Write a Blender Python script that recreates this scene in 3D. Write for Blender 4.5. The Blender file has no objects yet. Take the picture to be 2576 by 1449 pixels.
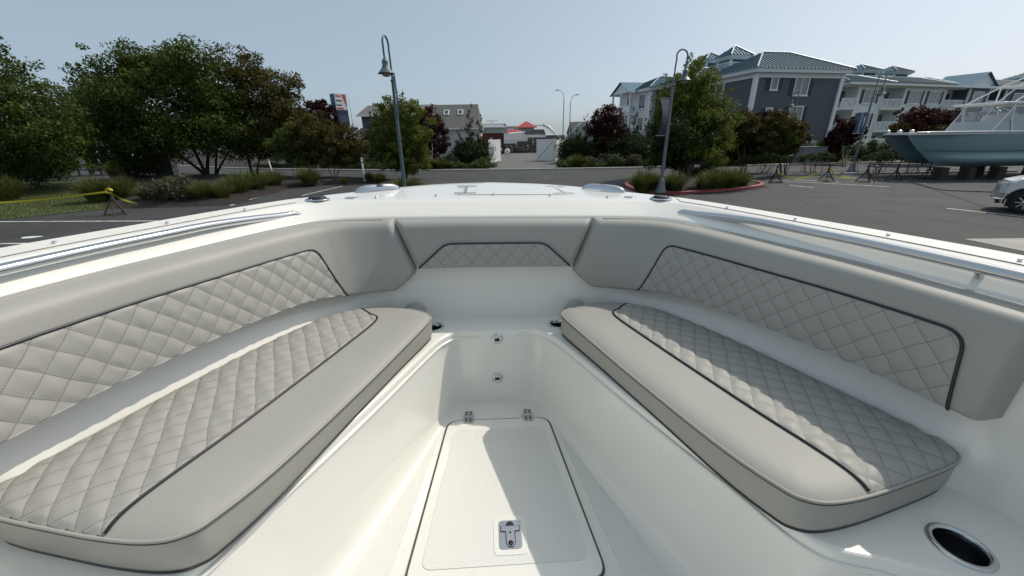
import bpy, bmesh, math, random
import numpy as np
from mathutils import Matrix, Vector, Euler
from mathutils.geometry import delaunay_2d_cdt

random.seed(7)
SC = bpy.context.scene
COL = SC.collection
R = math.radians

# ------------------------------------------------------------------ camera
CAM = np.array([0.0, 0.0, 2.7])
PITCH, YAW, ROLL = R(21.4), R(4.04), R(1.0)
HEEL_ROLL = R(-0.47)                 # the boat lies slightly heeled on its trailer
FPX = 968.0                          # focal length for a 2576 px wide picture

def basis(roll):
    rh = np.array([math.cos(YAW), -math.sin(YAW), 0])
    fh = np.array([math.sin(YAW), math.cos(YAW), 0])
    up0 = np.array([0, 0, 1.0])
    f = fh * math.cos(PITCH) - up0 * math.sin(PITCH)
    u = fh * math.sin(PITCH) + up0 * math.cos(PITCH)
    c, s = math.cos(roll), math.sin(roll)
    return np.stack([c * rh - s * u, s * rh + c * u, -f], 1)

MW, MBT = basis(ROLL), basis(HEEL_ROLL)
cam_d = bpy.data.cameras.new('camera')
cam_d.sensor_width = 36.0
cam_d.lens = 36.0 * FPX / 2576
cam_d.clip_start = 0.05
cam_d.clip_end = 4000
cam = bpy.data.objects.new('camera', cam_d)
COL.objects.link(cam)
m4 = np.eye(4); m4[:3, :3] = MW; m4[:3, 3] = CAM
cam.matrix_world = Matrix(m4.tolist())
SC.camera = cam

# ------------------------------------------------------------------ sky, sun, exposure
SUN_EL, SUN_AZ = R(49), R(62)        # azimuth measured from +Y (forward) towards +X (right)
world = bpy.data.worlds.new('World'); SC.world = world; world.use_nodes = True
wn = world.node_tree.nodes; wl = world.node_tree.links
bg = wn['Background']; bg.inputs['Strength'].default_value = 0.068
sky = wn.new('ShaderNodeTexSky'); sky.sky_type = 'NISHITA'; sky.sun_disc = False
sky.sun_elevation = SUN_EL; sky.sun_rotation = SUN_AZ
sky.altitude = 0; sky.air_density = 0.5; sky.dust_density = 3.0; sky.ozone_density = 1.0
# an even summer haze veil over the whole sky
veil = wn.new('ShaderNodeMix'); veil.data_type = 'RGBA'; veil.blend_type = 'ADD'; veil.inputs[0].default_value = 1.0
veil.inputs[7].default_value = (3.95, 4.95, 5.35, 1); wl.new(sky.outputs[0], veil.inputs[6]); wl.new(veil.outputs[2], bg.inputs[0])
sun_d = bpy.data.lights.new('sun', 'SUN'); sun_d.energy = 2.65; sun_d.angle = R(0.6)
sun_d.color = (1.0, 0.94, 0.83)
sun = bpy.data.objects.new('sun', sun_d); COL.objects.link(sun)
sv = Vector((math.sin(SUN_AZ) * math.cos(SUN_EL), math.cos(SUN_AZ) * math.cos(SUN_EL), math.sin(SUN_EL)))
sun.rotation_euler = sv.to_track_quat('Z', 'Y').to_euler(); sun.location = (30, 12, 40)
SC.view_settings.view_transform = 'Standard'; SC.view_settings.look = 'None'
SC.view_settings.exposure = 0.0; SC.view_settings.gamma = 1.0
SC.render.engine = 'CYCLES'
SC.cycles.use_denoising = True
SC.cycles.max_bounces = 14; SC.cycles.diffuse_bounces = 12; SC.cycles.glossy_bounces = 4
SC.cycles.sample_clamp_indirect = 6

# ------------------------------------------------------------------ survey helpers (measured bearings -> points on site)
def ray(px, py):
    v = MW @ np.array([(px - 1288) / FPX, -(py - 724.5) / FPX, -1.0])
    return v
def G(px, py, z=0.0):
    r = ray(px, py); k = (z - CAM[2]) / r[2]
    return (CAM[0] + r[0] * k, CAM[1] + r[1] * k)
HD = np.array([math.sin(YAW), math.cos(YAW)])
def Wp(px, py, d):
    r = ray(px, py); k = d / (r[:2] @ HD)
    return CAM + r * k

# ------------------------------------------------------------------ materials
MATS = {}
def mat(name, col, rough=0.6, metal=0.0, spec=0.5, coat=0.0):
    if name in MATS: return MATS[name]
    m = bpy.data.materials.new(name); m.use_nodes = True
    b = m.node_tree.nodes['Principled BSDF']
    b.inputs['Base Color'].default_value = (*col, 1); b.inputs['Roughness'].default_value = rough
    b.inputs['Metallic'].default_value = metal; b.inputs['Specular IOR Level'].default_value = spec
    b.inputs['Coat Weight'].default_value = coat; b.inputs['Coat Roughness'].default_value = 0.06
    MATS[name] = m; return m
def nodes(m): return m.node_tree.nodes, m.node_tree.links, m.node_tree.nodes['Principled BSDF']
def coords(m, scale=(1, 1, 1), kind='Object'):
    n, l, b = nodes(m); t = n.new('ShaderNodeTexCoord'); mp = n.new('ShaderNodeMapping')
    mp.inputs['Scale'].default_value = scale; l.new(t.outputs[kind], mp.inputs[0]); return mp.outputs[0]
def vary(m, c1, c2, scale=4.0, detail=6, lo=.35, hi=.65, vec=None, rough=None):
    n, l, b = nodes(m); no = n.new('ShaderNodeTexNoise'); no.inputs['Scale'].default_value = scale
    no.inputs['Detail'].default_value = detail
    l.new(vec or coords(m), no.inputs['Vector'])
    r = n.new('ShaderNodeValToRGB'); r.color_ramp.elements[0].position = lo; r.color_ramp.elements[1].position = hi
    r.color_ramp.elements[0].color = (*c1, 1); r.color_ramp.elements[1].color = (*c2, 1)
    l.new(no.outputs[0], r.inputs[0]); l.new(r.outputs[0], b.inputs['Base Color']); return r, no
def bump(m, scale=40, strength=.2, dist=.01, detail=4, vec=None, tex='ShaderNodeTexNoise'):
    n, l, b = nodes(m); no = n.new(tex); no.inputs['Scale'].default_value = scale
    if 'Detail' in no.inputs: no.inputs['Detail'].default_value = detail
    l.new(vec or coords(m), no.inputs['Vector'])
    bp = n.new('ShaderNodeBump'); bp.inputs['Strength'].default_value = strength; bp.inputs['Distance'].default_value = dist
    l.new(no.outputs[0], bp.inputs['Height']); l.new(bp.outputs[0], b.inputs['Normal']); return bp, no
def overlay(m, scale, lo, hi, col, fac=1.0, detail=3, stretch=(1, 1, 1)):
    """wear: noise patches of another colour on top of the base colour"""
    n, l, b = nodes(m); src = b.inputs['Base Color'].links[0].from_socket if b.inputs['Base Color'].links else None
    no = n.new('ShaderNodeTexNoise'); no.inputs['Scale'].default_value = scale; no.inputs['Detail'].default_value = detail
    l.new(coords(m, stretch), no.inputs['Vector'])
    mr = n.new('ShaderNodeMapRange'); mr.inputs[1].default_value = lo; mr.inputs[2].default_value = hi; mr.inputs[4].default_value = fac
    l.new(no.outputs[0], mr.inputs[0])
    mx = n.new('ShaderNodeMix'); mx.data_type = 'RGBA'; l.new(mr.outputs[0], mx.inputs[0])
    if src: l.new(src, mx.inputs[6])
    else: mx.inputs[6].default_value = b.inputs['Base Color'].default_value
    mx.inputs[7].default_value = (*col, 1); l.new(mx.outputs[2], b.inputs['Base Color'])

gel = mat('gelcoat', (.83, .81, .752), .2, coat=.35)
vary(gel, (.815, .795, .737), (.845, .825, .767), 2.2); overlay(gel, 34, .67, .74, (.62, .60, .55), .25)
nonskid = mat('nonskid', (.79, .775, .73), .5)
def nonskid_nodes():
    n, l, b = nodes(nonskid)
    w = []
    for sx in (1, -1):
        v = coords(nonskid, (520, 520 * sx, 0)); sp = n.new('ShaderNodeSeparateXYZ'); l.new(v, sp.inputs[0])
        ad = n.new('ShaderNodeMath'); ad.operation = 'ADD'; l.new(sp.outputs[0], ad.inputs[0]); l.new(sp.outputs[1], ad.inputs[1])
        si = n.new('ShaderNodeMath'); si.operation = 'SINE'; l.new(ad.outputs[0], si.inputs[0]); w.append(si)
    mul = n.new('ShaderNodeMath'); mul.operation = 'MULTIPLY'; l.new(w[0].outputs[0], mul.inputs[0]); l.new(w[1].outputs[0], mul.inputs[1])
    bp = n.new('ShaderNodeBump'); bp.inputs['Strength'].default_value = .5; bp.inputs['Distance'].default_value = .0012
    l.new(mul.outputs[0], bp.inputs['Height']); l.new(bp.outputs[0], b.inputs['Normal'])
    mr = n.new('ShaderNodeMapRange'); mr.inputs[1].default_value = -1; mr.inputs[2].default_value = 1
    l.new(mul.outputs[0], mr.inputs[0]); mx = n.new('ShaderNodeMix'); mx.data_type = 'RGBA'; l.new(mr.outputs[0], mx.inputs[0])
    mx.inputs[6].default_value = (.745, .73, .685, 1); mx.inputs[7].default_value = (.80, .785, .74, 1); l.new(mx.outputs[2], b.inputs['Base Color'])
nonskid_nodes()
vinyl = mat('vinyl', (.355, .345, .315), .55, spec=.45)
vary(vinyl, (.345, .336, .306), (.367, .357, .327), 3.0); bump(vinyl, 420, .16, .002)
quilt = mat('quilted_vinyl', (.30, .293, .27), .55, spec=.45)
def quilt_nodes():
    # thread: short dark stitches along the seams, laid out in the panel's own sewing coordinates
    n, l, b = nodes(quilt); uv = n.new('ShaderNodeUVMap'); sp = n.new('ShaderNodeSeparateXYZ'); l.new(uv.outputs[0], sp.inputs[0])
    outs = []
    for a, c in ((0, 1), (1, 0)):
        fr = n.new('ShaderNodeMath'); fr.operation = 'FRACT'; l.new(sp.outputs[a], fr.inputs[0])
        sb = n.new('ShaderNodeMath'); sb.operation = 'SUBTRACT'; l.new(fr.outputs[0], sb.inputs[0]); sb.inputs[1].default_value = .5
        ab = n.new('ShaderNodeMath'); ab.operation = 'ABSOLUTE'; l.new(sb.outputs[0], ab.inputs[0])
        gt = n.new('ShaderNodeMath'); gt.operation = 'GREATER_THAN'; l.new(ab.outputs[0], gt.inputs[0]); gt.inputs[1].default_value = .478
        mm = n.new('ShaderNodeMath'); mm.operation = 'MULTIPLY'; l.new(sp.outputs[c], mm.inputs[0]); mm.inputs[1].default_value = 9
        f2 = n.new('ShaderNodeMath'); f2.operation = 'FRACT'; l.new(mm.outputs[0], f2.inputs[0])
        g2 = n.new('ShaderNodeMath'); g2.operation = 'GREATER_THAN'; l.new(f2.outputs[0], g2.inputs[0]); g2.inputs[1].default_value = .3
        mu = n.new('ShaderNodeMath'); mu.operation = 'MULTIPLY'; l.new(gt.outputs[0], mu.inputs[0]); l.new(g2.outputs[0], mu.inputs[1]); outs.append(mu)
    mxm = n.new('ShaderNodeMath'); mxm.operation = 'MAXIMUM'; l.new(outs[0].outputs[0], mxm.inputs[0]); l.new(outs[1].outputs[0], mxm.inputs[1])
    mx = n.new('ShaderNodeMix'); mx.data_type = 'RGBA'; l.new(mxm.outputs[0], mx.inputs[0])
    mx.inputs[6].default_value = (.358, .348, .318, 1); mx.inputs[7].default_value = (.17, .167, .155, 1); l.new(mx.outputs[2], b.inputs['Base Color'])
    bump(quilt, 420, .16, .002)
quilt_nodes()
def puckers(m):
    n, l, b = nodes(m); old = b.inputs['Normal'].links[0].from_node; no = n.new('ShaderNodeTexNoise'); no.inputs['Scale'].default_value = 16; no.inputs['Detail'].default_value = 3
    l.new(coords(m), no.inputs['Vector']); bp = n.new('ShaderNodeBump'); bp.inputs['Strength'].default_value = .1; bp.inputs['Distance'].default_value = .012
    l.new(no.outputs[0], bp.inputs['Height']); l.new(bp.outputs[0], old.inputs['Normal'])
puckers(vinyl); puckers(quilt)
piping_m = mat('dark_piping', (.012, .013, .02), .38)
black_m = mat('black_rubber', (.012, .012, .013), .55)
steel = mat('stainless', (.62, .63, .65), .1, 1.0)
steel_s = mat('satin_stainless', (.55, .56, .58), .3, 1.0)
cup_m = mat('cup_interior', (.10, .10, .105), .25, .9)
gask = mat('hatch_gasket', (.07, .07, .07), .6)
asph = mat('asphalt', (.042, .042, .044), .85)
r_, _ = vary(asph, (.031, .031, .033), (.050, .049, .050), .5, 9, .3, .7)
overlay(asph, 240, .55, .7, (.10, .10, .10), .5); overlay(asph, .35, .52, .66, (.026, .026, .028), .6, 5, (1, 2.2, 1))
overlay(asph, 1.3, .70, .76, (.075, .073, .07), .5); overlay(asph, .8, .66, .70, (.018, .018, .019), .6, 2); overlay(asph, 2.5, .64, .72, (.065, .064, .062), .5, 8, (.12, 1.6, 1))
def cracks():
    n, l, b = nodes(asph); src = b.inputs['Base Color'].links[0].from_socket; v = coords(asph)
    no = n.new('ShaderNodeTexNoise'); no.inputs['Scale'].default_value = 1.1; no.inputs['Detail'].default_value = 5; l.new(v, no.inputs['Vector'])
    ad = n.new('ShaderNodeVectorMath'); ad.operation = 'MULTIPLY_ADD'; l.new(no.outputs['Color'], ad.inputs[0]); ad.inputs[1].default_value = (1.6, 1.6, 0); l.new(v, ad.inputs[2])
    vo = n.new('ShaderNodeTexVoronoi'); vo.feature = 'DISTANCE_TO_EDGE'; vo.inputs['Scale'].default_value = .17; l.new(ad.outputs[0], vo.inputs['Vector'])
    lt = n.new('ShaderNodeMapRange'); lt.inputs[1].default_value = .002; lt.inputs[2].default_value = .006; lt.inputs[3].default_value = .8; lt.inputs[4].default_value = 0; l.new(vo.outputs[0], lt.inputs[0])
    mx = n.new('ShaderNodeMix'); mx.data_type = 'RGBA'; l.new(lt.outputs[0], mx.inputs[0]); l.new(src, mx.inputs[6]); mx.inputs[7].default_value = (.012, .012, .012, 1); l.new(mx.outputs[2], b.inputs['Base Color'])
cracks()
bump(asph, 160, .35, .01)
conc = mat('concrete', (.40, .38, .35), .8); vary(conc, (.33, .32, .295), (.45, .43, .40), 3); bump(conc, 60, .2)
red_kerb = mat('red_kerb_paint', (.30, .045, .05), .6); vary(red_kerb, (.24, .04, .045), (.34, .06, .065), 2.5); overlay(red_kerb, 9, .66, .7, (.35, .30, .27), .7)
gravel = mat('gravel', (.13, .128, .122), .9); vary(gravel, (.085, .084, .082), (.17, .166, .158), 3.5, 8); bump(gravel, 30, .5, .03)
mulch = mat('mulch', (.022, .017, .014), .95); vary(mulch, (.010, .008, .007), (.038, .028, .022), 9, 8, .3, .7); bump(mulch, 22, 1.0, .05)
lawn_m = mat('lawn_soil', (.05, .07, .02), .95); vary(lawn_m, (.035, .055, .014), (.085, .10, .032), 3, 8)
paint_w = mat('line_paint', (.62, .62, .60), .7); vary(paint_w, (.40, .40, .385), (.68, .68, .66), 5, 8, .38, .55)
white = mat('white_vinyl', (.78, .78, .77), .4)
slate = mat('slate_siding', (.085, .095, .115), .6)
whites = mat('white_siding', (.72, .725, .73), .6)
def siding(m, per=0.115, depth=.02, strength=.5):
    n, l, b = nodes(m); sp = n.new('ShaderNodeSeparateXYZ'); l.new(coords(m), sp.inputs[0])
    mu = n.new('ShaderNodeMath'); mu.operation = 'DIVIDE'; mu.inputs[1].default_value = per; l.new(sp.outputs[2], mu.inputs[0])
    fr = n.new('ShaderNodeMath'); fr.operation = 'FRACT'; l.new(mu.outputs[0], fr.inputs[0])
    bp = n.new('ShaderNodeBump'); bp.inputs['Strength'].default_value = strength; bp.inputs['Distance'].default_value = depth; bp.invert = True
    l.new(fr.outputs[0], bp.inputs['Height']); l.new(bp.outputs[0], b.inputs['Normal'])
vary(slate, (.078, .088, .108), (.092, .102, .122), 1.2); siding(slate, .2)
vary(whites, (.69, .695, .70), (.75, .755, .76), 1.0); siding(whites, .2)
trim_w = mat('white_trim', (.80, .80, .80), .5)
shutter_m = mat('shutter', (.018, .021, .034), .5)
glass_m = mat('window_glass', (.06, .065, .07), .08, 0, .8); curtain_m = mat('curtained_glass', (.20, .20, .195), .12, 0, .8)
teal = mat('teal_metal_roof', (.09, .19, .26), .6, .0, .12); rib_m = mat('teal_roof_rib', (.022, .058, .085), .6, .0, .1)
shing = mat('shingle', (.15, .145, .135), .9); vary(shing, (.115, .11, .105), (.19, .183, .172), 7, 8, .3, .7); bump(shing, 25, .5, .02)
shing_d = mat('dark_shingle', (.075, .075, .08), .9); vary(shing_d, (.06, .06, .065), (.095, .095, .10), 4)
red_roof = mat('red_metal_roof', (.42, .04, .04), .45)
cont_m = mat('container_red', (.11, .018, .022), .6); vary(cont_m, (.09, .015, .018), (.135, .024, .028), 1.5)
timber_m = mat('weathered_timber', (.085, .068, .055), .9); vary(timber_m, (.05, .042, .035), (.13, .105, .085), 4)
lampg = mat('lamp_green_steel', (.10, .145, .15), .45, .2); vary(lampg, (.09, .13, .135), (.12, .165, .17), 3)
lampgrey = mat('lamp_grey_steel', (.17, .18, .195), .45, .3)
galv = mat('galvanised', (.33, .34, .35), .5, .4)
globe_m = mat('lamp_globe', (.35, .34, .31), .15)
blue_hull = mat('seafoam_hull', (.22, .33, .35), .25, coat=.5); hull_dark = mat('hull_stripe', (.05, .10, .13), .4)
boat_white = mat('boat_white', (.72, .72, .71), .3, coat=.2)
canvas = mat('clear_curtain', (.42, .44, .46), .25)
clear_v = mat('clear_vinyl', (.6, .62, .64), .1); clear_v.node_tree.nodes['Principled BSDF'].inputs['Alpha'].default_value = .3
truck_p = mat('truck_paint', (.70, .70, .69), .25, coat=.6); tyre_m = mat('tyre', (.015, .015, .016), .85); chrome = mat('chrome', (.78, .79, .8), .12, 1.0)
stand_m = mat('stand_black_steel', (.018, .017, .017), .6); stand_r = mat('stand_rusty_steel', (.075, .05, .04), .8)
tape_y = mat('caution_tape', (.62, .56, .04), .5)
bark = mat('bark', (.075, .06, .048), .95); vary(bark, (.045, .036, .03), (.11, .09, .075), 8); bump(bark, 20, .6, .02)
bark_l = mat('pale_bark', (.15, .125, .10), .9); vary(bark_l, (.10, .08, .065), (.20, .165, .135), 7)
dark_box = mat('box_green_grey', (.08, .085, .08), .7); grey_box = mat('box_grey', (.19, .195, .20), .6)

def leaf_mat(name, c1, c2, trans=.3):
    m = bpy.data.materials.new(name); m.use_nodes = True; n, l, b = nodes(m)
    at = n.new('ShaderNodeAttribute'); at.attribute_name = 'tone'
    rp = n.new('ShaderNodeValToRGB'); rp.color_ramp.elements[0].color = (*c1, 1); rp.color_ramp.elements[1].color = (*c2, 1)
    l.new(at.outputs['Fac'], rp.inputs[0]); l.new(rp.outputs[0], b.inputs['Base Color'])
    b.inputs['Roughness'].default_value = .6; b.inputs['Specular IOR Level'].default_value = .18
    tr = n.new('ShaderNodeBsdfTranslucent'); l.new(rp.outputs[0], tr.inputs[0])
    mx = n.new('ShaderNodeMixShader'); mx.inputs[0].default_value = trans
    l.new(b.outputs[0], mx.inputs[1]); l.new(tr.outputs[0], mx.inputs[2])
    l.new(mx.outputs[0], n['Material Output'].inputs[0]); MATS[name] = m; return m
LF = dict(
    green=leaf_mat('leaf_green', (.030, .050, .009), (.105, .142, .024)),
    deep=leaf_mat('leaf_deep', (.018, .032, .009), (.048, .072, .016)),
    bright=leaf_mat('leaf_bright', (.050, .078, .010), (.20, .225, .036)),
    rust=leaf_mat('leaf_rust', (.036, .046, .010), (.130, .096, .024)),
    red=leaf_mat('leaf_red', (.028, .010, .010), (.080, .020, .022)),
    juniper=leaf_mat('leaf_juniper', (.015, .027, .010), (.045, .068, .018), .15),
    cover=leaf_mat('leaf_cover', (.030, .052, .012), (.100, .130, .032), .2),
    grass=leaf_mat('leaf_grass', (.050, .068, .014), (.150, .165, .045), .25),
    sage=leaf_mat('leaf_sage', (.045, .055, .025), (.125, .125, .065), .2))

# ------------------------------------------------------------------ object helpers
def tag(o, label=None, cat=None, group=None, kind=None):
    if label: o['label'] = label
    if cat: o['category'] = cat
    if group: o['group'] = group
    if kind: o['kind'] = kind
    return o
def thing(name, label, cat, loc=(0, 0, 0), rz=0.0, group=None):
    o = bpy.data.objects.new(name, None); o.empty_display_size = .2; COL.objects.link(o)
    o.location = loc; o.rotation_euler = (0, 0, rz)
    return tag(o, label, cat, group)
def link(name, me, parent=None):
    o = bpy.data.objects.new(name, me); COL.objects.link(o)
    if parent is not None: o.parent = parent
    return o
def copy_tree(o, parent=None):
    c = o.copy(); COL.objects.link(c); c.parent = parent
    for ch in list(o.children): copy_tree(ch, c)
    return c

class MB:
    """collects shapes for ONE mesh object"""
    def __init__(s): s.v = []; s.f = []; s.m = []; s.sm = []
    def add(s, V, F, mi=0, smooth=False):
        b = len(s.v); s.v.extend([tuple(map(float, p)) for p in V])
        for f in F: s.f.append(tuple(b + i for i in f)); s.m.append(mi); s.sm.append(smooth)
    def box(s, c, d, rz=0, mi=0, M=None, taper=1.0):
        hx, hy, hz = d[0] / 2, d[1] / 2, d[2] / 2
        P = [(-hx, -hy, -hz), (hx, -hy, -hz), (hx, hy, -hz), (-hx, hy, -hz), (-hx * taper, -hy * taper, hz), (hx * taper, -hy * taper, hz), (hx * taper, hy * taper, hz), (-hx * taper, hy * taper, hz)]
        cz, sz = math.cos(rz), math.sin(rz)
        if M is None: P = [(c[0] + x * cz - y * sz, c[1] + x * sz + y * cz, c[2] + z) for x, y, z in P]
        else: P = [tuple(M @ Vector(p) + Vector(c)) for p in P]
        s.add(P, [(3, 2, 1, 0), (4, 5, 6, 7), (0, 1, 5, 4), (1, 2, 6, 5), (2, 3, 7, 6), (3, 0, 4, 7)], mi); return s
    def quad(s, a, b, c, d, mi=0): s.add([a, b, c, d], [(0, 1, 2, 3)], mi); return s
    def poly(s, P, mi=0): s.add(P, [tuple(range(len(P)))], mi); return s
    def prism(s, P, z0, z1, mi=0):
        n = len(P)
        area = sum(P[i][0] * P[(i + 1) % n][1] - P[(i + 1) % n][0] * P[i][1] for i in range(n))
        if area < 0: P = P[::-1]
        V = [(x, y, z0) for x, y in P] + [(x, y, z1) for x, y in P]
        F = [tuple(range(n))[::-1], tuple(range(n, 2 * n))] + [(i, (i + 1) % n, n + (i + 1) % n, n + i) for i in range(n)]
        s.add(V, F, mi); return s
    def tube(s, path, r, n=8, mi=0, cap=True, closed=False):
        P = [Vector(p) for p in path]; N = len(P); rr = r if isinstance(r, (list, tuple, np.ndarray)) else [r] * N
        V = []; F = []; pu = None
        for i in range(N):
            if closed: t = P[(i + 1) % N] - P[i - 1]
            else: t = P[min(i + 1, N - 1)] - P[max(i - 1, 0)]
            if t.length < 1e-9: t = Vector((0, 0, 1))
            t.normalize()
            if pu is None: pu = Vector((0, 0, 1)) if abs(t.z) < .9 else Vector((1, 0, 0))
            u = (pu - t * pu.dot(t)); u = u.normalized() if u.length > 1e-6 else t.orthogonal().normalized(); w = t.cross(u); pu = u
            for k in range(n):
                a = 2 * math.pi * k / n; V.append(P[i] + (u * math.cos(a) + w * math.sin(a)) * rr[i])
        for i in range(N if closed else N - 1):
            for k in range(n):
                j = (i + 1) % N; F.append((i * n + k, i * n + (k + 1) % n, j * n + (k + 1) % n, j * n + k))
        s.add(V, F, mi, True)
        if cap and not closed:
            s.add([V[k] for k in range(n)][::-1], [tuple(range(n))], mi); s.add([V[(N - 1) * n + k] for k in range(n)], [tuple(range(n))], mi)
        return s
    def lathe(s, prof, c=(0, 0, 0), n=20, mi=0, M=None, smooth=True):
        V = []; F = []; K = len(prof)
        for (r, z) in prof:
            for k in range(n):
                a = 2 * math.pi * k / n; p = Vector((r * math.cos(a), r * math.sin(a), z))
                if M is not None: p = M @ p
                V.append(p + Vector(c))
        for i in range(K - 1):
            for k in range(n): F.append((i * n + k, i * n + (k + 1) % n, (i + 1) * n + (k + 1) % n, (i + 1) * n + k))
        s.add(V, F, mi, smooth); return s
    def build(s, name, mats, parent=None, loc=None):
        me = bpy.data.meshes.new(name); me.from_pydata(s.v, [], s.f); me.update()
        for m in (mats if isinstance(mats, (list, tuple)) else [mats]): me.materials.append(m)
        me.polygons.foreach_set('material_index', s.m); me.polygons.foreach_set('use_smooth', s.sm); me.update()
        o = link(name, me, parent)
        if loc is not None: o.location = loc
        return o
def raw_mesh(name, V, Q, mats, smooth=False, tone=None, uv=None):
    """fast mesh from numpy arrays; Q = quads (n,4) or triangles (n,3)"""
    me = bpy.data.meshes.new(name); V = np.asarray(V, np.float32); Q = np.asarray(Q, np.int32)
    k = Q.shape[1]
    me.vertices.add(len(V)); me.vertices.foreach_set('co', V.ravel())
    me.loops.add(Q.size); me.loops.foreach_set('vertex_index', Q.ravel())
    me.polygons.add(len(Q)); me.polygons.foreach_set('loop_start', np.arange(0, Q.size, k, dtype=np.int32))
    me.polygons.foreach_set('loop_total', np.full(len(Q), k, np.int32))
    me.update(calc_edges=True)
    me.polygons.foreach_set('use_smooth', np.full(len(Q), smooth, bool))
    for m in (mats if isinstance(mats, (list, tuple)) else [mats]): me.materials.append(m)
    if tone is not None:
        a = me.attributes.new('tone', 'FLOAT', 'POINT'); a.data.foreach_set('value', np.asarray(tone, np.float32))
    if uv is not None:
        u = me.uv_layers.new(name='UVMap'); u.data.foreach_set('uv', np.asarray(uv, np.float32)[Q.ravel()].ravel())
    me.validate(); return me
def spline(P, sub, closed=False):
    P = np.asarray(P, float); n = len(P); out = []
    rng = range(n if closed else n - 1)
    for i in rng:
        p1, p2 = P[i], P[(i + 1) % n]
        p0 = P[i - 1] if (closed or i > 0) else 2 * p1 - p2
        p3 = P[(i + 2) % n] if (closed or i < n - 2) else 2 * p2 - p1
        for t in np.linspace(0, 1, sub, endpoint=False):
            out.append(.5 * (2 * p1 + (p2 - p0) * t + (2 * p0 - 5 * p1 + 4 * p2 - p3) * t * t + (3 * p1 - p0 - 3 * p2 + p3) * t ** 3))
    if not closed: out.append(P[-1])
    return np.array(out)
def round_poly(P, r, seg=5):
    """round the corners of a closed 2-D polygon; r = radius or list"""
    P = [np.array(p, float) for p in P]; n = len(P); out = []
    for i in range(n):
        ri = r[i] if isinstance(r, (list, tuple)) else r
        a, b, c = P[i - 1], P[i], P[(i + 1) % n]
        d1 = a - b; d2 = c - b; l1 = np.linalg.norm(d1); l2 = np.linalg.norm(d2)
        k = min(ri, .48 * l1, .48 * l2)
        p, q = b + d1 / l1 * k, b + d2 / l2 * k
        if ri <= 0: out.append(b); continue
        for t in np.linspace(0, 1, seg + 1): out.append((1 - t) ** 2 * p + 2 * t * (1 - t) * b + t * t * q)
    return np.array(out)
def inside(P, X, Y):
    P = np.asarray(P); res = np.zeros(X.shape, bool); n = len(P)
    for i in range(n):
        x1, y1 = P[i]; x2, y2 = P[(i + 1) % n]
        c = ((y1 > Y) != (y2 > Y)) & (X < (x2 - x1) * (Y - y1) / (y2 - y1 + 1e-12) + x1); res ^= c
    return res
def dist_poly(P, X, Y, closed=True):
    P = np.asarray(P, float); D = np.full(X.shape, 1e9); n = len(P)
    for i in range(n if closed else n - 1):
        a = P[i]; b = P[(i + 1) % n]; d = b - a; L = d @ d + 1e-12
        t = np.clip(((X - a[0]) * d[0] + (Y - a[1]) * d[1]) / L, 0, 1)
        D = np.minimum(D, np.hypot(X - a[0] - t * d[0], Y - a[1] - t * d[1]))
    return D
# ================================================================== OUR BOAT (bow cockpit)
RB = MW @ MBT.T
PC = np.array([-.05, 0, 0])
def TBM(b):
    """world matrix of a thing standing at boat point b (boat axes: x starboard, y to the bow, z up from eye level)"""
    m = np.eye(4); m[:3, :3] = RB; m[:3, 3] = CAM + RB @ (np.asarray(b) - PC); return Matrix(m.tolist())
def boat_thing(name, label, cat, b, group=None):
    o = thing(name, label, cat, group=group); o.matrix_world = TBM(b); o['_b'] = [float(x) for x in b]; return o
def bpart(o, root):
    """o was modelled in boat axes; hang it under its thing"""
    o.parent = root; o.location = [-x for x in root['_b']]; return o
ZW, ZF = -.949, -1.40
ST = np.array([
 [(1.66,-1.2),(1.52,-1.2),(1.45,-1.2),(1.44,-1.2),(1.4,-1.2),(1.34,-1.2)],
 [(1.66,-0.4),(1.51,-0.4),(1.44,-0.4),(1.43,-0.4),(1.38,-0.4),(1.32,-0.4)],
 [(1.65,0.15),(1.5,0.15),(1.43,0.15),(1.41,0.15),(1.34,0.15),(1.27,0.12)],
 [(1.63,0.45),(1.48,0.45),(1.41,0.45),(1.39,0.45),(1.148,0.452),(1.14,0.4)],
 [(1.605,0.7),(1.45,0.7),(1.38,0.7),(1.335,0.6965),(0.918,0.557),(0.9,0.49)],
 [(1.575,0.9),(1.42,0.88),(1.345,0.86),(1.3,0.813),(0.773,0.622),(0.74,0.6)],
 [(1.54,1.05),(1.39,1.02),(1.315,1),(1.263,0.9623),(0.678,0.826),(0.64,0.82)],
 [(1.46,1.28),(1.33,1.25),(1.25,1.22),(1.178,1.1623),(0.578,1.046),(0.52,1.08)],
 [(1.36,1.53),(1.24,1.5),(1.16,1.45),(1.078,1.3723),(0.478,1.276),(0.42,1.33)],
 [(1.23,1.86),(1.13,1.8),(1.05,1.72),(0.967,1.5937),(0.388,1.496),(0.34,1.56)],
 [(1.08,2.16),(1.03,2.02),(0.95,1.91),(0.86,1.7765),(0.313,1.676),(0.27,1.72)],
 [(0.86,2.42),(0.92,2.125),(0.84,2.01),(0.71,1.9),(0.268,1.751),(0.235,1.78)],
 [(0.6,2.7),(0.74,2.17),(0.66,2.05),(0.52,1.95),(0.21,1.8),(0.18,1.81)],
 [(0.33,2.89),(0.42,2.19),(0.38,2.065),(0.3,1.975),(0.11,1.803),(0.09,1.815)],
 [(0,2.985),(0,2.2),(0,2.07),(0,1.98),(0,1.805),(0,1.82)]], float)
SUB = 30
DN = spline(ST.reshape(15, 12), SUB)            # dense stations
def ev(k, c):
    i = np.clip(np.asarray(k, float) * SUB, 0, len(DN) - 1.001); j = i.astype(int); t = (i - j)[..., None]
    A = DN.reshape(-1, 6, 2)[:, c]; return A[j] * (1 - t) + A[j + 1] * t
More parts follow.
